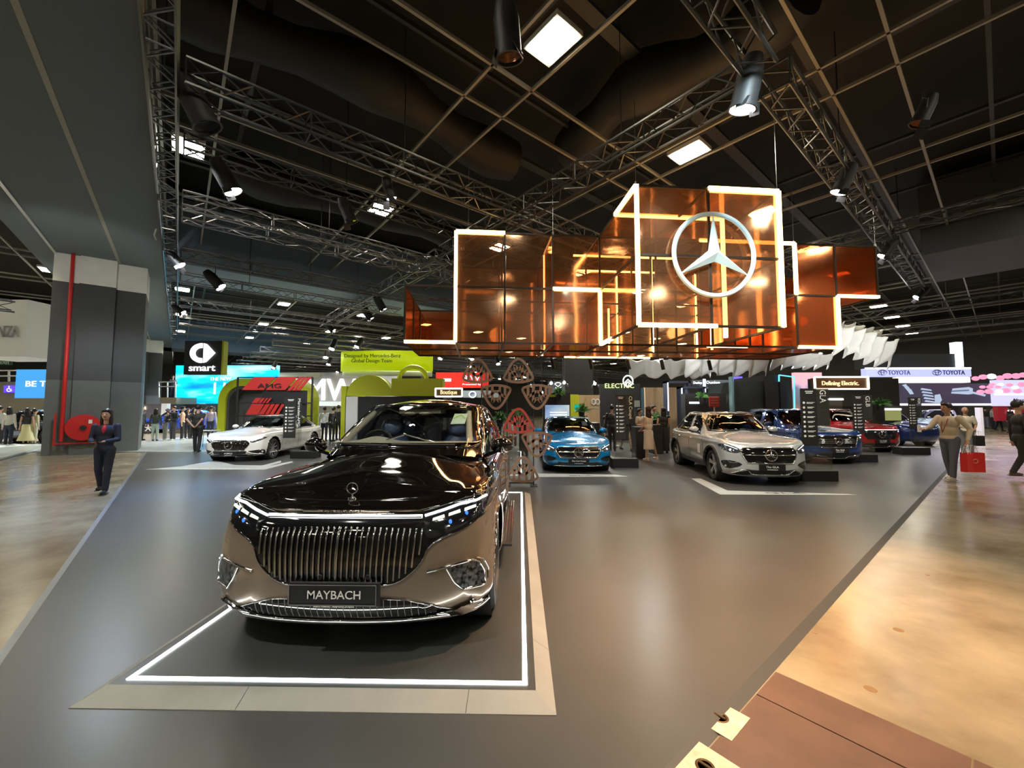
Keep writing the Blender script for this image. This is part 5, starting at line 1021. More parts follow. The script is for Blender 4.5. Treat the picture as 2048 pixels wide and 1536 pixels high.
# Boutique sign, red sign, grey fascia
o = slabat('lit_sign', 'dark box sign lettered Boutique with a lit border', 'sign', 871, 778, 924, 793, 15, mat('sign_brown', (.045, .028, .015), .4), .12)
def border(o, u0, v0, u1, v1, Y, w_=.05, mt=None):
    a, b = at(u0, v0, Y) - o.location, at(u1, v1, Y) - o.location; m = MB()
    for p, q in (((a.x, 0, a.z), (b.x, 0, a.z)), ((a.x, 0, b.z), (b.x, 0, b.z)), ((a.x, 0, a.z), (a.x, 0, b.z)), ((b.x, 0, a.z), (b.x, 0, b.z))): m.sbar(Vector(p) + Vector((0, a.y, 0)), Vector(q) + Vector((0, a.y, 0)), w_)
    return m.build('lit_border', mt or glow('border_warm', (1, .8, .55), 3), o)
border(o, 871, 777, 924, 793, 14.97); textat('Boutique', 881, 780, 914, 791, 14.97, M_TXTWARM, o, bold=.004); slabat('sign_stem', '', '', 893, 793, 899, 860, 15.02, M_BLACK, .08, True, o)
o = slabat('curved_sign', 'red hanging sign lettered Presented by, seen between the copper emblems', 'sign', 872, 745, 976, 775, 34, mat('sign_red', (.55, .02, .02), .5, em=(.8, .03, .02), es=.5), .6); textat('Presented by', 925, 767, 962, 771, 33.95, M_TXTW, o); textat('8|W', 926, 751, 960, 765, 33.95, M_TXTW, o); slabat('white_bar', '', '', 884, 757, 902, 763, 33.95, M_TXTW, .05, False, o)
o = slabat('grey_fascia', 'grey booth fascia with small round lit emblem right of the Boutique sign', 'fascia', 926, 781, 1000, 795, 27, W4('fascia_grey', (.16, .18, .20)), .4); m = MB(); q = at(945, 789, 26.95) - o.location; m.tube([q + Vector((.22 * math.cos(a), 0, .2 * math.sin(a))) for a in np.linspace(0, 2 * PI, 16, endpoint=False)], .035, 6, True); m.build('round_emblem', glow('emblem_lilac', (.7, .7, 1), 1.5), o)
# booth of the middle: kiosk screen, wood wall, dark walls
o = slabat('kiosk_screen', 'large black kiosk with a landscape screen behind the blue coupe', 'kiosk', 1086, 786, 1141, 850, 18, M_BLACK, .4, True); slabat('screen', '', '', 1090, 810, 1139, 838, 17.98, streaks('screen_sea', (.05, .10, .20), (.25, .35, .5), (.6, .6, .4), .7, (.4, 1, 1), .8), .03, False, o)
m = MB(); 
for v in (824, 829): a, b = at(1100, v, 17.95) - o.location, at(1134, v + 1.6, 17.95) - o.location; m.bb((a.x, a.y, a.z), (b.x, a.y + .01, b.z))
m.build('screen_text', M_TXTW, o); slabat('lime_top', '', '', 1100, 789, 1122, 794, 17.98, M_LIME, .03, False, o)
slabat('lime_wall', 'lime wall panel between the kiosk and the wood wall', 'wall panel', 1141, 789, 1158, 840, 21.2, M_LIME, .2, True)
o = slabat('green_cabinet', 'small turquoise lit box in front of the lime panel', 'display box', 1150, 809, 1167, 821, 19, glow('teal_lit', (.0, .25, .2), .8), .3)
o = slabat('wood_wall', 'light wood booth wall with round pale logos', 'wall panel', 1158, 790, 1200, 860, 21.6, 'wood_slats', .2, True); m = MB()
for u in (1187, 1195): q = at(u, 804, 21.55) - o.location; m.tube([q + Vector((.10 * math.cos(a), 0, .14 * math.sin(a))) for a in np.linspace(0, 2 * PI, 14, endpoint=False)], .035, 6, True)
m.build('round_logo', M_WHITE, o); textat('open house', 1180, 815, 1198, 818, 21.58, M_WHITE, o)
o = slabat('dark_booth_wall', 'dark booth wall with white chevron emblem and lime letters', 'wall panel', 1200, 768, 1282, 870, 22, W4('navy_black', (.016, .022, .028), .5), .3, True)
q = at(1256, 762, 21.9) - o.location; m = MB(); m.tube([q + Vector((.26 * math.cos(a), 0, .29 * math.sin(a))) for a in np.linspace(0, 2 * PI, 24, endpoint=False)], .035, 6, True)
for dz in (-.04, -.17): m.tube([q + Vector((-.17, 0, dz - .05)), q + Vector((0, 0, dz + .13)), q + Vector((.17, 0, dz - .05))], .035, 6)
m.build('chevron_emblem', M_TXTW, o); textat("ELECTRIC", 1210, 767, 1268, 776, 21.8, glow('lime_letter', (.75, .9, .3), 1.4), o, bold=-.01)
slabat('blue_edge', '', '', 1282, 776, 1290, 870, 21.9, W4('blue_grey', (.06, .12, .16)), .4, True, o); slabat('wall_print', '', '', 1268, 801, 1280, 814, 21.95, W4('print_grey', (.3, .3, .28)), .03, False, o)
slabat('wood_wall', 'tall slatted wood wall behind the women in dresses', 'wall panel', 1290, 775, 1361, 860, 23, 'wood_slats', .3, True)
o = slabat('mid_column', 'dark hall column above the kiosk, under the copper boxes', 'column', 1130, 690, 1187, 800, 34.4, 'charcoal_panel', 2.5, True); o['kind'] = 'structure'
a = at(1160, 700, 36).z
slabat('dark_partition', 'dark partition with round white winged emblem above the emblem screen', 'wall panel', 1096, 762, 1130, 800, 30, W4('partition', (.05, .055, .06)), .3)
q = at(1116, 771, 29.9); m = MB(); m.tube([Vector((.26 * math.cos(a), 0, .22 * math.sin(a))) for a in np.linspace(0, 2 * PI, 20, endpoint=False)], .03, 6, True); m.tube([(-.2, 0, .08), (0, 0, -.08), (.2, 0, .08)], .025, 6); o = m.build('winged_emblem', M_TXTW); o.location = q; tag(o, 'round white winged emblem on the dark partition', 'emblem')
# right of centre: lit portals, counters, dark booth
def portal(u0, u1, v0, Y, label, side=True):
    o = slabat('portal_frame', label, 'portal', u0, v0, u1, v0 + 4, Y, W4('portal_navy', (.02, .025, .05)), .5); c = o.location
    for u in (u0, u1 - 6): slabat('portal_leg', '', '', u, v0, u + 6, 850, Y, W4('portal_navy', (.02, .02, .02)), .5, True, o)
    slabat('light_post', '', '', u0 + 2, v0 + 3, u0 + 5, 822, Y - .03, glow('post_lilac', (.65, .75, 1), 2), .03, False, o); return o
portal(1333, 1383, 762, 20, 'dark booth portal with a vertical white light post, nearer the silver car roof'); portal(1361, 1412, 773, 19.5, 'lower dark portal with vertical light post beside the plant')
o = slabat('dark_kiosk', 'black booth counter wall with a light line and plant', 'kiosk', 1370, 787, 1454, 850, 18.5, M_BLACK, .5, True); slabat('light_line', '', '', 1379, 804, 1402, 807, 18.47, glow('cool_line', (.85, 1, 1), 3), .03, False, o)
o = slabat('booth_fascia', 'dark fascia with white brand lettering above the red board', 'fascia', 1384, 760, 1464, 777, 26, W4('fascia_black', (.02, .022, .03)), .3); textat('Dunlop', 1387, 763, 1404, 769, 25.9, M_TXTW, o, bold=.0); textat('Dunlop', 1413, 762, 1440, 769, 25.9, M_TXTW, o, bold=.0); slabat('light_post', '', '', 1406, 758, 1412, 785, 25.9, glow('post_lilac', (.65, .75, 1), 2), .03, False, o)
slabat('lit_shelf', 'pale blue lit shelf behind the red board', 'shelf', 1420, 778, 1463, 788, 25.5, glow('pale_blue_lit', (.5, .65, 1), 1.2), .2)
o = slabat('notice_board', 'red rounded notice board on a post above the silver car', 'sign', 1418, 793, 1440, 814, 16, mat('board_red', (.42, .04, .03), .5), .06, False, None, None, .04)
m = MB(); m.sbar((0, .03, 0), (0, .03, -o.location.z), .04)
for k in range(3): m.box((0, -.003, .36 - .1 * k), (.3 - .05 * (k % 2), .004, .03))
m.build('post', mat('post_rose', (.5, .25, .2), .5), o)
o = slabat('dark_booth', 'large dark grey booth box behind the blue SUV', 'booth', 1470, 763, 1532, 850, 21.2, W4('booth_slate', (.020, .028, .032)), 3, True); slabat('tall_block', '', '', 1529, 750, 1560, 850, 21.0, M_BLACK, 3, True, o); slabat('right_block', '', '', 1560, 764, 1580, 850, 21.1, M_BLACK, 3, True, o)
m = MB(); P = [at(u, v, 20.9) - o.location for u, v in ((1558, 750), (1588, 754), (1589, 820))]; m.sbar(P[0], P[1], .05); m.sbar(P[1], P[2], .05); m.sbar(P[0], at(1558, 763, 20.9) - o.location, .05); m.build('cyan_edge', glow('cyan_edge', (.1, .55, .9), 1.2), o)
slabat('cyan_post', 'pale teal booth post beside the dark booth', 'post', 1463, 753, 1470, 850, 20.2, mat('teal_post', (.18, .32, .34), .5), .3, True); slabat('lit_sign', 'small violet lit sign above the dark booth', 'sign', 1469, 753, 1485, 763, 24, glow('violet_sign', (.12, .08, 1), 1.2), .2); slabat('lit_fascia', 'long pale lit band behind the dark booth', 'fascia', 1486, 757, 1530, 763, 26, glow('pale_band', (.8, .85, 1), 1.3), .2)
def sunset():
    m = mat('sunset_screen', (0, 0, 0), .4, em=(1, 1, 1), es=.8); t, N, L, b = nz(m); tc = N.new('ShaderNodeTexCoord'); sx = N.new('ShaderNodeSeparateXYZ'); no = N.new('ShaderNodeTexNoise'); ad = N.new('ShaderNodeMath'); cr = N.new('ShaderNodeValToRGB'); mr = N.new('ShaderNodeMapRange'); no.inputs['Scale'].default_value = 2
    L.new(tc.outputs['Generated'], sx.inputs[0]); L.new(tc.outputs['Generated'], no.inputs[0]); ad.operation = 'MULTIPLY_ADD'; L.new(no.outputs['Fac'], ad.inputs[0]); ad.inputs[1].default_value = .4; L.new(sx.outputs['Z'], ad.inputs[2]); L.new(ad.outputs[0], cr.inputs[0])
    e = cr.color_ramp.elements; e[0].color = (.1, .05, .4, 1); e[0].position = .2; e[1].color = (.75, .38, .42, 1); e[1].position = 1.0
    for p, c in ((.42, (.3, .10, .04, 1)), (.6, (.10, .10, .12, 1)), (.85, (.14, .15, .22, 1)), (.92, (.55, .35, .45, 1))): q = e.new(p); q.color = c
    L.new(cr.outputs[0], b.inputs['Emission Color']); return m
slabat('video_wall', 'sunset coloured video wall left of the Defining Electric sign', 'screen', 1589, 745, 1648, 845, 27, sunset(), .3, False)
o = slabat('dark_wall', 'dark booth wall under the Defining Electric sign', 'wall panel', 1627, 757, 1802, 850, 19.5, W4('umber_black', (.020, .018, .014), .6), .4, True)
slabat('light_line', '', '', 1656, 797, 1687, 800, 19.45, glow('white_line', (1, 1, .95), 4), .04, False, o); slabat('light_line', '', '', 1771, 817, 1803, 820, 19.45, glow('white_line', (1, 1, .95), 4), .04, False, o); slabat('display_case', '', '', 1771, 821, 1803, 841, 19.45, glow('case_olive', (.28, .30, .10), .5), .04, False, o); slabat('display_case', '', '', 1657, 801, 1685, 818, 19.45, W4('case_grey', (.10, .09, .07)), .04, False, o)
o = slabat('lit_sign', 'brown box sign lettered Defining Electric with bright border', 'sign', 1629, 756, 1737, 777, 17.5, mat('sign_umber', (.05, .022, .008), .4), .25); border(o, 1629, 754, 1737, 778, 17.47, .06); textat('Defining Electric.', 1644, 762, 1718, 773, 17.47, M_TXTWARM, o, bold=.004)
# wide fascia, mural and pink display at the right
o = slabat('dark_canopy', 'dark upper canopy with a white blade over the wide fascia', 'canopy', 1722, 708, 1924, 738, 28, W4('canopy_black', (.012, .016, .018)), .6); slabat('white_blade', '', '', 1911, 684, 1928, 735, 27.9, glow('blade_white', (.75, .9, 1), 1.6), .4, False, o)
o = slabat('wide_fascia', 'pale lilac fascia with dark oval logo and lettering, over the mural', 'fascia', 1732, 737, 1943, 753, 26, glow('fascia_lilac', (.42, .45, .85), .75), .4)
for u0 in (1757, 1866):
    textat('TOYOTA', u0 + 19, 740.5, u0 + 64, 749.5, 25.9, mat('letter_navy', (.03, .04, .10), .5), o, bold=.015); q = at(u0 + 8, 745, 25.9) - o.location; m = MB()
    for rx, rz, dz in ((.27, .17, 0), (.10, .155, 0), (.19, .07, .07)): m.tube([q + Vector((rx * math.cos(a), 0, dz + rz * math.sin(a))) for a in np.linspace(0, 2 * PI, 20, endpoint=False)], .022, 5, True)
    m.build('oval_logo', mat('letter_navy', (.03, .04, .10), .5), o)
slabat('top_band', '', '', 1732, 735, 1943, 738, 25.95, M_TXTW, .1, False, o)
slabat('lit_soffit', 'cream lit soffit strip between the fascia and the mural', 'soffit panel', 1799, 754, 1941, 765, 27, glow('soffit_cream', (1, .85, .75), .9), .5)
mu = slabat('video_wall', 'dark mural screen showing silver machine parts above the man in beige', 'screen', 1802, 767, 1989, 807, 26.5, glow('mural_dark', (.022, .018, .035), .9), .3)
def shape(o, pts, Y, mt, name): c0 = o.location; P = [at(u, v, Y) - c0 for u, v in pts]; m = MB(); m.add(P, [tuple(range(len(P)))]); return m.build(name, mt, o)
SB = glow('steel_blue', (.35, .42, .55), .7); SG = glow('steel_dark', (.10, .12, .18), .8)
for k in range(5): shape(mu, [(1843 + 2 * k, 776 + 6 * k), (1862 + 2 * k, 779 + 6 * k), (1864 + 2 * k, 782 + 6 * k), (1841 + 2 * k, 779.5 + 6 * k)], 26.45, SB, 'piston_ring')
shape(mu, [(1905, 777), (1938, 774), (1946, 777), (1945, 788), (1936, 789), (1902, 787)], 26.45, SB, 'steel_block'); shape(mu, [(1903, 781), (1938, 779), (1938, 782), (1903, 784)], 26.43, SG, 'steel_groove'); shape(mu, [(1940, 782), (1972, 789), (1970, 793), (1940, 786)], 26.44, SB, 'steel_rod')
for k in range(3): shape(mu, [(1804 + 5 * k, 770 + 5 * k), (1812 + 5 * k, 768 + 5 * k), (1818 + 5 * k, 776 + 6 * k), (1812 + 4 * k, 777 + 6 * k)], 26.45, SB, 'steel_part')
shape(mu, [(1869, 790), (1880, 788), (1884, 800), (1880, 806), (1870, 806)], 26.44, SB, 'steel_ring')
slabat('white_band', '', '', 1804, 807, 1991, 811, 26.4, glow('band_lilac', (.75, .7, 1), 1.2), .2, False, mu)
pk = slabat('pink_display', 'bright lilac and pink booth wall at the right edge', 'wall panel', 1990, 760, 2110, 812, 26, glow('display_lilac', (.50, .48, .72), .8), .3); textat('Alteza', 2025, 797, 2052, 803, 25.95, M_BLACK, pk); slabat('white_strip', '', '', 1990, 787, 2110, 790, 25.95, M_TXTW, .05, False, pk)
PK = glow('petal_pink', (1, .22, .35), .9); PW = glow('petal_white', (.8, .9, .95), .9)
for k, (u, v, r_, w_) in enumerate([(1951, 757, 7, 0), (1966, 754, 8, 0), (1983, 753, 9, 1), (2000, 756, 8, 0), (2015, 752, 9, 0), (2032, 752, 9, 0), (2046, 750, 8, 0), (1965, 774, 5, 0), (1980, 774, 6, 0), (1984, 769, 5, 0), (1961, 784, 7, 0), (1978, 783, 8, 0), (1996, 774, 5, 0), (2001, 769, 5, 1), (2012, 781, 8, 0), (2019, 770, 6, 0), (2030, 775, 6, 1), (2035, 782, 8, 0), (2044, 769, 8, 0), (1998, 783, 7, 1)]):
    m = MB(); R_ = r_ * 25.3 / 810; m.ell((0, 0, 0), (R_, .12, R_ * .62), 12, 6); o = m.build('paper_flower', PW if w_ else PK, None, 60); o.location = at(u, v, 25.2); tag(o, ('white' if w_ else 'pink') + ' round paper blossom hanging in front of the bright booth at the right', 'blossom', 'paper blossoms at the right')
o = slabat('back_wall', 'grey purple lower wall behind the walking men at the right', 'wall panel', 1804, 812, 2110, 845, 41, W4('mauve_grey', (.10, .085, .10)), .3, True)
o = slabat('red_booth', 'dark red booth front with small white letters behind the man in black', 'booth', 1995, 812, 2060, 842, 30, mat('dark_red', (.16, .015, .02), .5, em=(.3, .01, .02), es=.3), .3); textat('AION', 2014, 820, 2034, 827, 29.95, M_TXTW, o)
slabat('white_pillar', 'white booth pillar behind the man with the backpack', 'pillar', 1960, 815, 1968, 852, 25.5, M_WHITE, .3, True)
slabat('white_pillar', 'white slim pillar above the crowd left of the cyan screen', 'pillar', 323, 807, 332, 850, 29, M_WHITE, .3, True)
o = slabat('gallery_ledge', 'beige gallery ledge with railing left of the cyan screen', 'gallery', 320, 795, 352, 808, 31, W4('ledge_beige', (.34, .29, .20)), 3); m = MB(); c0 = o.location
for v in (764, 773): a, b = at(317, v, 31) - c0, at(352, v, 31) - c0; m.sbar(a, b, .07)
for u in (318, 335, 351): m.sbar(at(u, 764, 31) - c0, at(u, 795, 31) - c0, .07)
m.build('railing', M_WHITE, o)
o = slabat('booth_wall', 'violet grey wall with small warm letters right of the grey column', 'wall panel', 262, 808, 322, 850, 30, W4('violet_grey', (.14, .13, .16)), .3, True); textat('ZEEKR', 272, 813, 292, 819, 29.95, glow('warm_letter', (1, .8, .45), 2), o)
# white waving cloth sails under the ceiling
def sail(u0, v0, u1, v1, Y, n, label, dz=.35, sl=0):
    a, b = at(u0, v0, Y), at(u1, v1, Y); c = (a + b) / 2; w_, h_ = b.x - a.x, a.z - b.z
    def f(u, v):
        x = (u - .5) * w_; return (x + .2 * v, v * .7 + .3 * math.sin(u * n * 2 * PI), h_ * (.5 - v * .85) + sl * (u - .5) - .22 * h_ * abs(math.sin(u * n * PI + v)) * (.35 + v) + .05 * math.sin(u * 40 + v * 9))
    m = MB(); m.grid(f, 14 * n, 8); o = m.build('cloth_sail', mat('sail_white', (.85, .86, .83), .7), None, 80, 0, 0, .02); o.location = c; return tag(o, label, 'cloth')
sail(1684, 664, 1792, 712, 18, 5, 'white scalloped cloth sail, rightmost, beside the copper boxes', sl=-.75); sail(1690, 652, 1762, 690, 21.5, 4, 'white cloth sail behind the rightmost sail', sl=-.5)
sail(1372, 712, 1540, 745, 19, 5, 'white cloth sail under the middle of the copper boxes'); sail(1258, 718, 1425, 750, 22, 4, 'white cloth sail under the star cube, left one'); sail(1550, 706, 1666, 732, 20, 5, 'white cloth sail under the right copper boxes')
# plants
def plant(u, v, r_, Y, label, pot=False):
    p = at(u, v, Y); t = empty('potted_plant', (p.x, p.y, 0 if pot else p.z), label, 'plant'); m = MB(); rd = random.Random(int(u)); h0 = p.z if pot else 0
    for k in range(46):
        a = rd.uniform(0, 2 * PI); el_ = rd.uniform(-.2, 1.3); l = r_ * rd.uniform(.6, 1.1); d = Vector((math.cos(a) * math.cos(el_), math.sin(a) * math.cos(el_), math.sin(el_))); s = d.orthogonal().normalized() * l * .16; o = Vector((0, 0, h0)); mid = o + d * l * .55 + EZ * .04
        m.add([o, mid + s, o + d * l - EZ * .05, mid - s], [(0, 1, 2, 3)])
    m.build('foliage', M_LEAF, t)
    m = MB(); m.lathe([(0, h0 - .30), (.11, h0 - .30), (.15, h0 - .02), (.13, h0 - .02), (0, h0 - .04)], 16)
    if pot: m.bar((0, 0, 0), (0, 0, h0 - .28), .06)
    m.build('pot', M_BLACK, t, 40)
plant(1404, 795, .36, 18.2, 'leafy green plant on the black counter wall'); plant(1761, 808, .42, 18.9, 'bright green fern on the dark wall under the sign'); plant(1322, 838, .42, 17, 'bushy green plant behind the woman in black', True); plant(1163, 822, .45, 18.5, 'green plant beside the turquoise box', True); plant(1118, 788, .4, 17.8, 'plant on top of the black kiosk'); plant(1000, 838, .4, 16, 'green plant behind the copper emblem screen', True)
plant(1030, 832, .45, 19.8, 'yellow green flowering plant behind the emblem screen', True)
# desks and tables
o = slabat('reception_desk', 'tall black reception desk beside the woman in the white dress', 'desk', 1272, 854, 1291, 917, 13.75, M_BLACK, .6, True, None, None, .01)
o = slabat('high_table', 'black covered high table behind the white dress', 'table', 1306, 850, 1326, 903, 15.2, M_BLACK, .6, True)
o = slabat('high_table', 'black covered high table behind the copper emblems', 'table', 1038, 849, 1056, 893, 14.5, M_BLACK, .6, True)
o = slabat('counter', 'dark counter behind the blue coupe', 'counter', 1170, 846, 1200, 882, 17, M_BLACK, .8, True)
tb = empty('glass_table', at(415, 861, 17.5) - Vector((0, 0, at(415, 861, 17.5).z)), 'small white glass table behind the man in black', 'table'); zt_ = at(415, 861, 17.5).z; m = MB(); m.box((0, 0, zt_), (.8, .5, .03)); m.build('table_top', M_WHITE, tb); m = MB()
for x in (-.35, .35):
    for y in (-.2, .2): m.bar((x, y, 0), (x * .9, y, zt_), .012)
m.build('leg', M_ALU, tb)
# ================================================================ people
def remesh(mb, name, mt, parent, vox=.014, sm=8):
    o = mb.build(name, mt, parent); r = o.modifiers.new('r', 'REMESH'); r.mode = 'VOXEL'; r.voxel_size = vox; r.use_smooth_shade = True; s = o.modifiers.new('s', 'SMOOTH'); s.iterations = sm; s.factor = .5
    dg = bpy.context.evaluated_depsgraph_get(); me = bpy.data.meshes.new_from_object(o.evaluated_get(dg)); o.modifiers.clear(); old = o.data; o.data = me; bpy.data.meshes.remove(old); me.polygons.foreach_set('use_smooth', [True] * len(me.polygons)); return o
def limb(m, P, rs, n=10):
    for (a, b, r0, r1) in zip(P, P[1:], rs, rs[1:]):
        a, b = Vector(a), Vector(b); m.bar(a, b, r0, n, r1); m.ell(a, (r0,) * 3, n, 6); m.ell(b, (r1,) * 3, n, 6)
def person(u, v, h, rz, label, top=(.02, .02, .022), legs=(.02, .02, .025), shoes=(.02, .02, .02), hair='short', sleeve='long', pose='stand', dress=None, arms=None, head=(0, 0), near=False, gz_=0., loc=None, skin=None, inner=None, stride=.0, fat=1.0, haircol=None, group=None):
    """arms: (left hand xyz, right hand xyz) for a 1.7 m figure facing -y; None = hanging"""
    p = loc or gz(u, v, gz_); t = empty('person', p, label, 'person', rz, group); k = h / 1.72; vox = .011 if near else .018
    V = lambda x, y, z: Vector((x * k, y * k, z * k)); sk = skin or M_SKIN; f = fat
    SIT = pose == 'sit'; hz = .50 if SIT else .93; sz = hz + .53
    lean = .10 if pose == 'lean' else 0
    hipL, hipR = V(.09, 0, hz), V(-.09, 0, hz)
    if SIT: kL, kR, fL, fR = V(.11, -.42, .50), V(-.11, -.42, .50), V(.11, -.42, .08), V(-.11, -.44, .08)
    else: kL, kR, fL, fR = V(.095, -stride * .55 - .01, .50), V(-.095, stride * .25 - .02, .50), V(.09, -stride, .08), V(-.09, stride * 1.0, .08 + .05 * (stride > .1))
    if pose == 'wide': fR = V(-.42, .0, .08); kR = V(-.26, 0, .5)
    sL, sR = V(.185 * f, -lean, sz - .03), V(-.185 * f, -lean, sz - .03); A = arms or (None, None); H = []
    hc = V(head[0] * .05, -lean * 1.3 - .01 - .05 * head[1], sz + .22 - .02 * head[1]); neck = V(0, -lean, sz + .0)
    for i, (s, sh) in enumerate(((1, sL), (-1, sR))):
        hd = V(*A[i]) if A[i] else V(s * .27 * f, -.02 - lean, sz - .62)
        mid = (sh + hd) / 2; d = hd - sh; L_ = .29 * k; hl_ = d.length / 2; off = math.sqrt(max(.0004, L_ * L_ - hl_ * hl_)) if hl_ < L_ else .02
        bend = Vector((s * .45, .8, -.35)); bend = (bend - d.normalized() * bend.dot(d.normalized())).normalized(); H.append((sh, mid + bend * off, hd))
    # body: skin
    m = MB(); m.ell(hc, V(.078, .098, .118), 18, 14); m.ell(hc + V(0, -.02, -.07), V(.055, .065, .05), 12, 8); m.ell(hc + V(0, -.104, -.018), V(.014, .02, .026), 8, 6)
    for s in (-1, 1): m.ell(hc + V(s * .08, .01, -.01), V(.012, .022, .03), 8, 6)
    limb(m, [neck + V(0, .01, -.05), hc + V(0, .01, -.06)], [.055 * k, .05 * k]); m.ell(V(0, -lean * .5, hz + .22), V(.13 * f, .09 * f, .26), 14, 10)
    for sh, el_, hd in H:
        limb(m, [sh, el_, hd], [.045 * k, .038 * k, .026 * k]); d = (hd - el_).normalized(); sd = d.orthogonal().normalized()
        m.ell(hd + d * .04 * k, V(.036, .022, .045), 10, 6, d.to_track_quat('Z', 'Y').to_matrix())
        fr = d.to_track_quat('Z', 'Y').to_matrix()
        for q in range(4):
            b0 = hd + d * .075 * k + fr @ Vector(((q - 1.5) * .017 * k, 0, 0)); l = (.042, .052, .048, .036)[q] * k; c1 = b0 + d * l * .6 + fr @ Vector((0, .008 * k, 0)); limb(m, [b0, c1, c1 + d * l * .45 + fr @ Vector((0, .018 * k, 0))], [.0095 * k, .0085 * k, .0075 * k], 6)
        tb_ = hd + d * .02 * k + fr @ Vector((.032 * k, 0, 0)); limb(m, [tb_, tb_ + d * .03 * k + fr @ Vector((.02 * k, .012 * k, 0)), tb_ + d * .055 * k + fr @ Vector((.018 * k, .025 * k, 0))], [.011 * k, .0095 * k, .008 * k], 6)
    for hp, kn, ft in ((hipL, kL, fL), (hipR, kR, fR)): limb(m, [hp, kn, ft], [.075 * k, .050 * k, .034 * k])
    remesh(m, 'body', sk, t, vox, 5)
    if near:
        m = MB()
        for s in (-1, 1): m.ell(hc + V(s * .03, -.088, .012), V(.012, .008, .006), 8, 6)
        m.build('eyes', M_BLACK, t, 60); m = MB(); m.ell(hc + V(0, -.090, -.055), V(.022, .008, .006), 10, 6); m.build('mouth', mat('lips', (.35, .08, .07), .4), t, 60)
    # hair
    hm = haircol or M_HAIR; m = MB()
    if hair != 'bald':
        m.ell(hc + V(0, .024, .034), V(.096, .104, .110), 18, 12); m.ell(hc + V(0, -.04, .088), V(.072, .058, .038), 12, 8)
    else: m.ell(hc + V(0, .03, .02), V(.084, .09, .09), 14, 10)
    if hair in ('long', 'vlong'):
        L2 = .30 if hair == 'long' else .52
        m.ell(hc + V(0, .05, -L2 * .42), V(.098, .055, L2 * .72), 16, 12)
        for s in (-1, 1): m.ell(hc + V(s * .078, .01, -.12), V(.03, .05, .17), 10, 8)
    remesh(m, 'hair', hm, t, vox * .8, 3)
    # garments
    MTOP = mat('cloth_%d_%d_%d' % tuple(int(c * 1000) for c in top), top, .75); m = MB()
    m.ell(V(0, -lean * .9, sz - .14), V(.175 * f, .115 * f, .17), 18, 12); m.ell(V(0, -lean * .5, hz + .20), V(.150 * f, .112 * f, .2), 18, 12); m.ell(V(0, 0, hz + .03), V(.165 * f, .118 * f, .10), 18, 10)
    for sh, el_, hd in H:
        m.ell(sh, V(.062, .062, .062), 12, 8)
        if sleeve == 'long': limb(m, [sh, el_, el_ + (hd - el_) * .92], [.062 * k * f, .053 * k, .040 * k])
        elif sleeve == 'short': limb(m, [sh, sh + (el_ - sh) * .75], [.064 * k, .060 * k])
    if dress: 
        c_, L2 = dress; m2 = MB(); m2.lathe([(.16 * k * f, (hz + .08) * k), (.18 * k * f, hz * k), (.185 * k * f, (hz - .25) * k), (.20 * k * f + (.12 * k if L2 < 0 else 0), (hz - abs(L2)) * k), (.05 * k, (hz - abs(L2)) * k)], 24); m2.v = [(x, y * .75, z) for x, y, z in m2.v]; m2.build('skirt', mat('skirt_%d_%d_%d' % tuple(int(c * 1000) for c in c_), c_, .7), t, 60)
    remesh(m, 'shirt', MTOP, t, vox, 6)
    if inner: m = MB(); m.ell(V(0, -.065 - lean, sz - .10), V(.05, .065, .11), 10, 8); m.build('undershirt', mat('inner_red', inner, .6), t, 60)
    if legs:
        m = MB(); m.ell(V(0, 0, hz - .0), V(.165 * f, .120 * f, .11), 16, 10)
        for hp, kn, ft in ((hipL, kL, fL), (hipR, kR, fR)): limb(m, [hp, kn, ft + (kn - ft) * .03], [.098 * k * f, .070 * k, .056 * k])
        remesh(m, 'trousers', mat('cloth_%d_%d_%d' % tuple(int(c * 1000) for c in legs), legs, .75), t, vox, 6)
    MS = mat('cloth_%d_%d_%d' % tuple(int(c * 1000) for c in shoes), shoes, .5)
    for ft in (fL, fR): m = MB(); m.ell(ft + V(0, -.055, -.038), V(.045, .125, .042), 14, 8); m.ell(ft + V(0, .0, -.01), V(.045, .05, .055), 12, 8); m.box(ft + V(0, -.045, -.072), (.08 * k, .24 * k, .016 * k)); m.build('shoe', MS, t, 60)
    return t
BK, NV, WH, BG = (.012, .012, .014), (.012, .016, .035), (.62, .62, .60), (.50, .42, .30)
pw = person(205, 986, 1.60, R(25), 'woman in a dark navy suit over a red top walking with a phone, left aisle', NV, NV, BK, 'long', 'long', 'stand', None, ((.10, -.30, 1.12), (-.10, -.30, 1.12)), near=True, inner=(.6, .02, .05), stride=.14)
def item(name, label, cat, loc, dims, mt, rz=0, bev=.004):
    m = MB(); m.box((0, 0, 0), dims); o = m.build(name, mt, None, None, 0, bev); o.location = loc; o.rotation_euler = (0, 0, rz); return tag(o, label, cat)
def inw(t, x, y, z): t_ = Matrix.Rotation(t.rotation_euler.z, 3, 'Z'); return t.location + t_ @ Vector((x, y, z))
item('smartphone', 'black phone held flat by the woman in the navy suit', 'phone', inw(pw, 0, -.36, 1.055), (.16, .08, .012), M_BLACKG, R(25))
pm = person(1905, 960, 1.76, R(-82), 'heavyset man in a beige shirt looking down at his phone, carrying red bags', BG, (.10, .115, .14), (.65, .62, .55), 'short', 'long', 'stand', None, ((.34, -.02, .92), (-.20, -.44, 1.16)), (0, .9), True, stride=.10, fat=1.14, skin=mat('skin_tan', (.42, .22, .13), .5))
item('smartphone', 'pale phone in the raised hand of the man in beige', 'phone', inw(pm, -.20, -.56, 1.20), (.08, .02, .16), M_WHITE, R(-82))
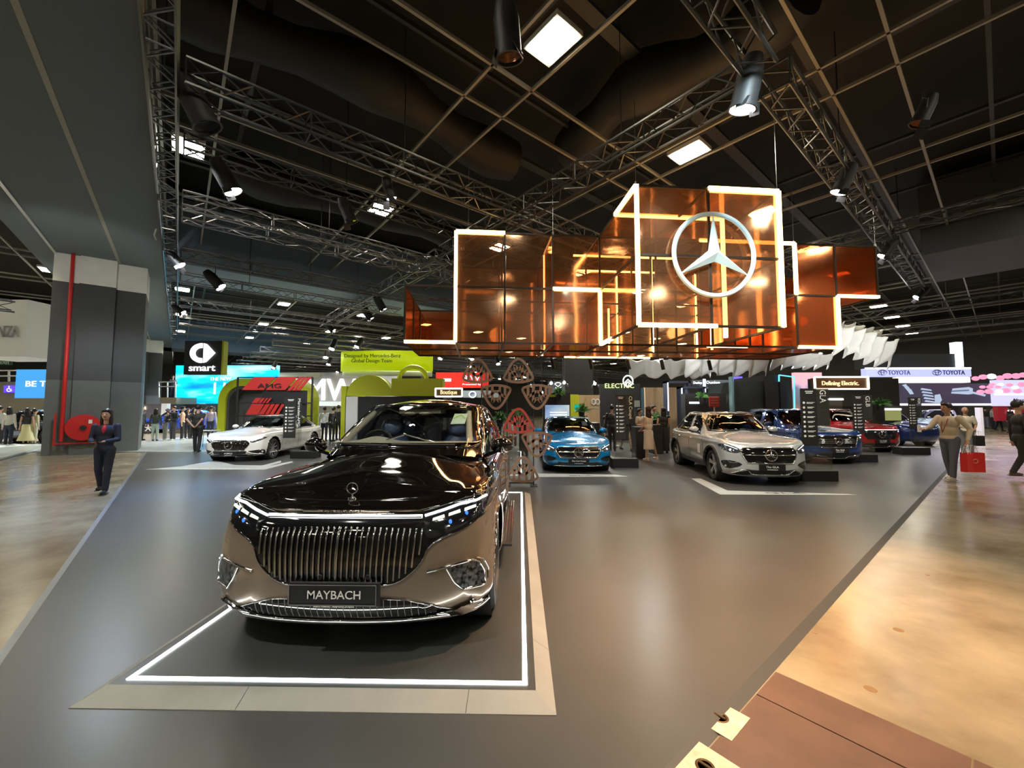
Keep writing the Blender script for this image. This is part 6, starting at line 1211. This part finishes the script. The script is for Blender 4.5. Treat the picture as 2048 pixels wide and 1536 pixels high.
m = MB(); m.tube([inw(pm, .06, -.10, 1.45) - pm.location, inw(pm, .05, -.19, 1.25) - pm.location, inw(pm, .0, -.19, 1.12) - pm.location, inw(pm, -.04, -.17, 1.28) - pm.location, inw(pm, -.06, -.08, 1.46) - pm.location], .009, 5); o = m.build('lanyard', mat('lanyard_brown', (.15, .03, .02), .6)); o.location = pm.location; tag(o, 'dark red lanyard round the neck of the man in beige', 'lanyard')
def bag(loc, w_, d, h, mt, label, rz):
    t = empty('shopping_bag', loc, label, 'bag', rz); m = MB(); m.add([(-w_ / 2, -d / 2, 0), (w_ / 2, -d / 2, 0), (w_ / 2, d / 2, 0), (-w_ / 2, d / 2, 0), (-w_ / 2 * 1.05, -d / 2 * .9, h), (w_ / 2 * 1.05, -d / 2 * .9, h), (w_ / 2 * 1.05, d / 2 * .9, h), (-w_ / 2 * 1.05, d / 2 * .9, h)], [(3, 2, 1, 0), (0, 1, 5, 4), (1, 2, 6, 5), (2, 3, 7, 6), (3, 0, 4, 7)]); m.build('bag_body', mt, t, None, 0, 0, .004)
    m = MB()
    for s in (-1, 1): m.tube([(-w_ * .22, s * d * .4, h), (-w_ * .1, s * .02, h + .16), (w_ * .1, s * .02, h + .16), (w_ * .22, s * d * .4, h)], .006, 5)
    m.build('handle', M_WHITE, t); return t
hb = inw(pm, .38, -.02, .84); BR = mat('bag_red', (.62, .02, .015), .4)
b = bag(hb + Vector((-.10, -.02, -.58)), .30, .12, .40, BR, 'red paper bag in the hand of the man in beige, the one nearer his leg', R(25))
b2 = bag(hb + Vector((.12, .06, -.60)), .38, .12, .44, BR, 'larger red paper bag with a pale round logo, hanging outermost', R(-8)); m = MB(); m.tube([(.045 * math.cos(a), -.064, .25 + .045 * math.sin(a)) for a in np.linspace(0, 2 * PI, 14, endpoint=False)], .007, 5, True); m.build('round_logo', mat('logo_pink', (.8, .35, .3), .5), b2)
p3 = person(1936, 915, 1.66, R(-35), 'older man in a cream short sleeved shirt and grey trousers with a backpack', (.55, .50, .36), (.13, .13, .12), BK, 'bald', 'short', 'stand', None, ((.16, -.22, 1.02), (-.20, -.20, 1.10)), stride=.05, skin=mat('skin_tan', (.42, .22, .13), .5), near=True, haircol=mat('grey_hair', (.2, .16, .13), .6))
m = MB(); m.ell((0, .17, 1.22), (.15, .10, .22), 14, 10); o = m.build('backpack', M_BLACK, None, 60); o.location = p3.location; o.rotation_euler = p3.rotation_euler; tag(o, 'black backpack on the back of the older man in cream', 'backpack')
bag(inw(p3, .25, -.12, .42), .30, .10, .34, M_BLACK, 'black bag carried by the older man in cream', R(0))
person(2046, 956, 1.80, R(70), 'man all in black walking at the right edge of the photo', BK, (.02, .017, .014), (.12, .07, .05), 'short', 'long', 'stand', None, None, stride=.22, near=True)
person(393, 904, 1.74, R(190), 'man in a black polo and black trousers standing with hands behind his back', (.02, .02, .02), BK, BK, 'short', 'short', 'stand', None, ((.08, .20, 1.02), (-.08, .20, 1.02)), near=True, stride=.06, fat=1.08)
person(1298, 921, 1.66, R(215), 'woman in a sleeveless white dress with very long dark hair beside the black desk', (.66, .60, .52), None, (.6, .52, .45), 'vlong', 'none', 'wide', ((.66, .60, .52), .55), ((.12, -.24, 1.0), (-.10, -.25, 1.0)), near=True, haircol=mat('dark_brown_hair', (.03, .012, .007), .4))
person(1329, 906, 1.64, R(150), 'woman in a long black dress near the tail of the silver car', BK, None, BK, 'long', 'none', 'stand', (BK, .84), ((.12, -.25, 1.1), (-.1, -.22, 1.0)), near=True)
person(1281, 905, 1.6, R(40), 'woman in a cream top behind the black desk', (.55, .47, .36), BK, BK, 'short', 'short', 'stand', (BK, .5), ((.1, -.25, 1.1), (-.1, -.25, 1.1)))
person(1309, 897, 1.72, R(30), 'man in a black suit behind the white dress', BK, BK, BK)
person(1252, 902, 1.62, R(20), 'woman in a black skirt whose legs show under the totem by the blue coupe', BK, None, BK, 'long', 'long', 'stand', (BK, .48), stride=.25)
person(1225, 902, 1.74, R(160), 'man in a dark suit standing left of the totem by the blue coupe', BK, BK, BK, near=False)
def stool(p, label): 
    t = empty('chair', p, label, 'chair'); m = MB(); m.box((0, 0, .42), (.44, .42, .06)); m.box((0, .2, .66), (.44, .05, .4)); m.build('seat', mat('seat_beige', (.35, .27, .20), .6), t); m = MB()
    for x in (-.18, .18):
        for y in (-.17, .17): m.bar((x, y, 0), (x, y, .42), .012)
    m.build('leg', M_BLACK, t)
for (u, v, lb, c, rz) in [(1211, 893, 'seated man in a dark shirt right of the blue coupe', (.03, .035, .06), 70), (1172, 884, 'seated person in black behind the blue coupe', BK, 0), (1128, 884, 'seated person in dark clothes behind the kiosk corner', BK, 20), (1016, 897, 'seated person in a white top behind the emblem screen', WH, 150)]:
    q = gz(u, v, 0); person(u, v, 1.68, R(rz), lb, c, (.10, .07, .06), WH, 'short', 'short', 'sit'); stool(q + Vector((0, .08, 0)), 'low chair under the ' + lb)
for k, (u, v, h, rz, top, lg, lb, kw) in enumerate([
    (281, 881, 1.72, 100, BK, BK, 'person in black standing by the grey column', {}), (309, 882, 1.6, 200, (.05, .06, .045), (.35, .42, .38), 'visitor in an olive top and pale wide trousers', dict(hair='long')),
    (329, 880, 1.58, 160, BK, (.22, .22, .19), 'visitor in black top and khaki trousers leaning over', dict(pose='lean')), (345, 881, 1.72, -10, (.02, .022, .03), (.05, .05, .06), 'man in a dark tee raising his hand to his face', dict(arms=((.1, -.25, 1.1), (-.15, -.12, 1.5)))),
    (363, 880, 1.70, 120, (.62, .38, .26), BK, 'visitor in a peach shirt and dark trousers', {}), (374, 878, 1.6, 60, BK, BK, 'visitor in black behind the peach shirt', dict(hair='long')), (385, 877, 1.62, 80, (.5, .42, .36), BK, 'visitor in a pale top partly behind the man in the polo', dict(hair='long')),
    (420, 876, 1.72, 200, (.42, .34, .42), NV, 'visitor in a lilac shirt right of the man in the polo', {}), (648, 882, 1.68, 190, WH, NV, 'man in a white shirt behind the white sedan', {}), (663, 883, 1.66, 170, BK, BK, 'man in black leaning forward behind the white sedan', dict(pose='lean')), (676, 880, 1.76, 180, NV, NV, 'tall man in dark blue by the lime pillar', {}),
    (15, 891, 1.66, 190, (.55, .52, .45), NV, 'person in a white coat and dark trousers at the left edge', dict(hair='long')), (51, 890, 1.62, 200, BK, None, 'woman in a black top and wide pale yellow skirt', dict(hair='long', sleeve='none', dress=((.62, .58, .30), -.72))), (66, 889, 1.6, 170, (.58, .55, .36), (.5, .5, .4), 'person in pale yellow half hidden behind the yellow skirt', {}), (-4, 890, 1.7, 180, (.5, .5, .48), BK, 'person in grey white cut by the left edge', {}),
    (1998, 862, 1.72, 10, (.62, .62, .68), NV, 'man in a white shirt walking far away in the right aisle', dict(stride=.15)), (2023, 866, 1.72, 190, BK, BK, 'person in black far away in the right aisle', {}), (1986, 858, 1.7, 60, (.4, .38, .5), NV, 'person in lilac grey far away by the white pillar', {}), (1973, 857, 1.7, 100, BK, (.2, .2, .3), 'distant person at the booth right of the backpack man', {})]):
    person(u, v, h, R(rz), lb, top, lg, kw.pop('shoes', WH if k in (3, 4, 2) else BK), **kw)
q = at(333, 796, 31.3); person(0, 0, 1.7, R(60), 'person in dark clothes leaning on the upper gallery', (.02, .02, .05), NV, BK, loc=Vector((q.x, 31.8, at(333, 795, 31).z)), arms=((.12, -.2, 1.35), (-.1, -.2, 1.4)))
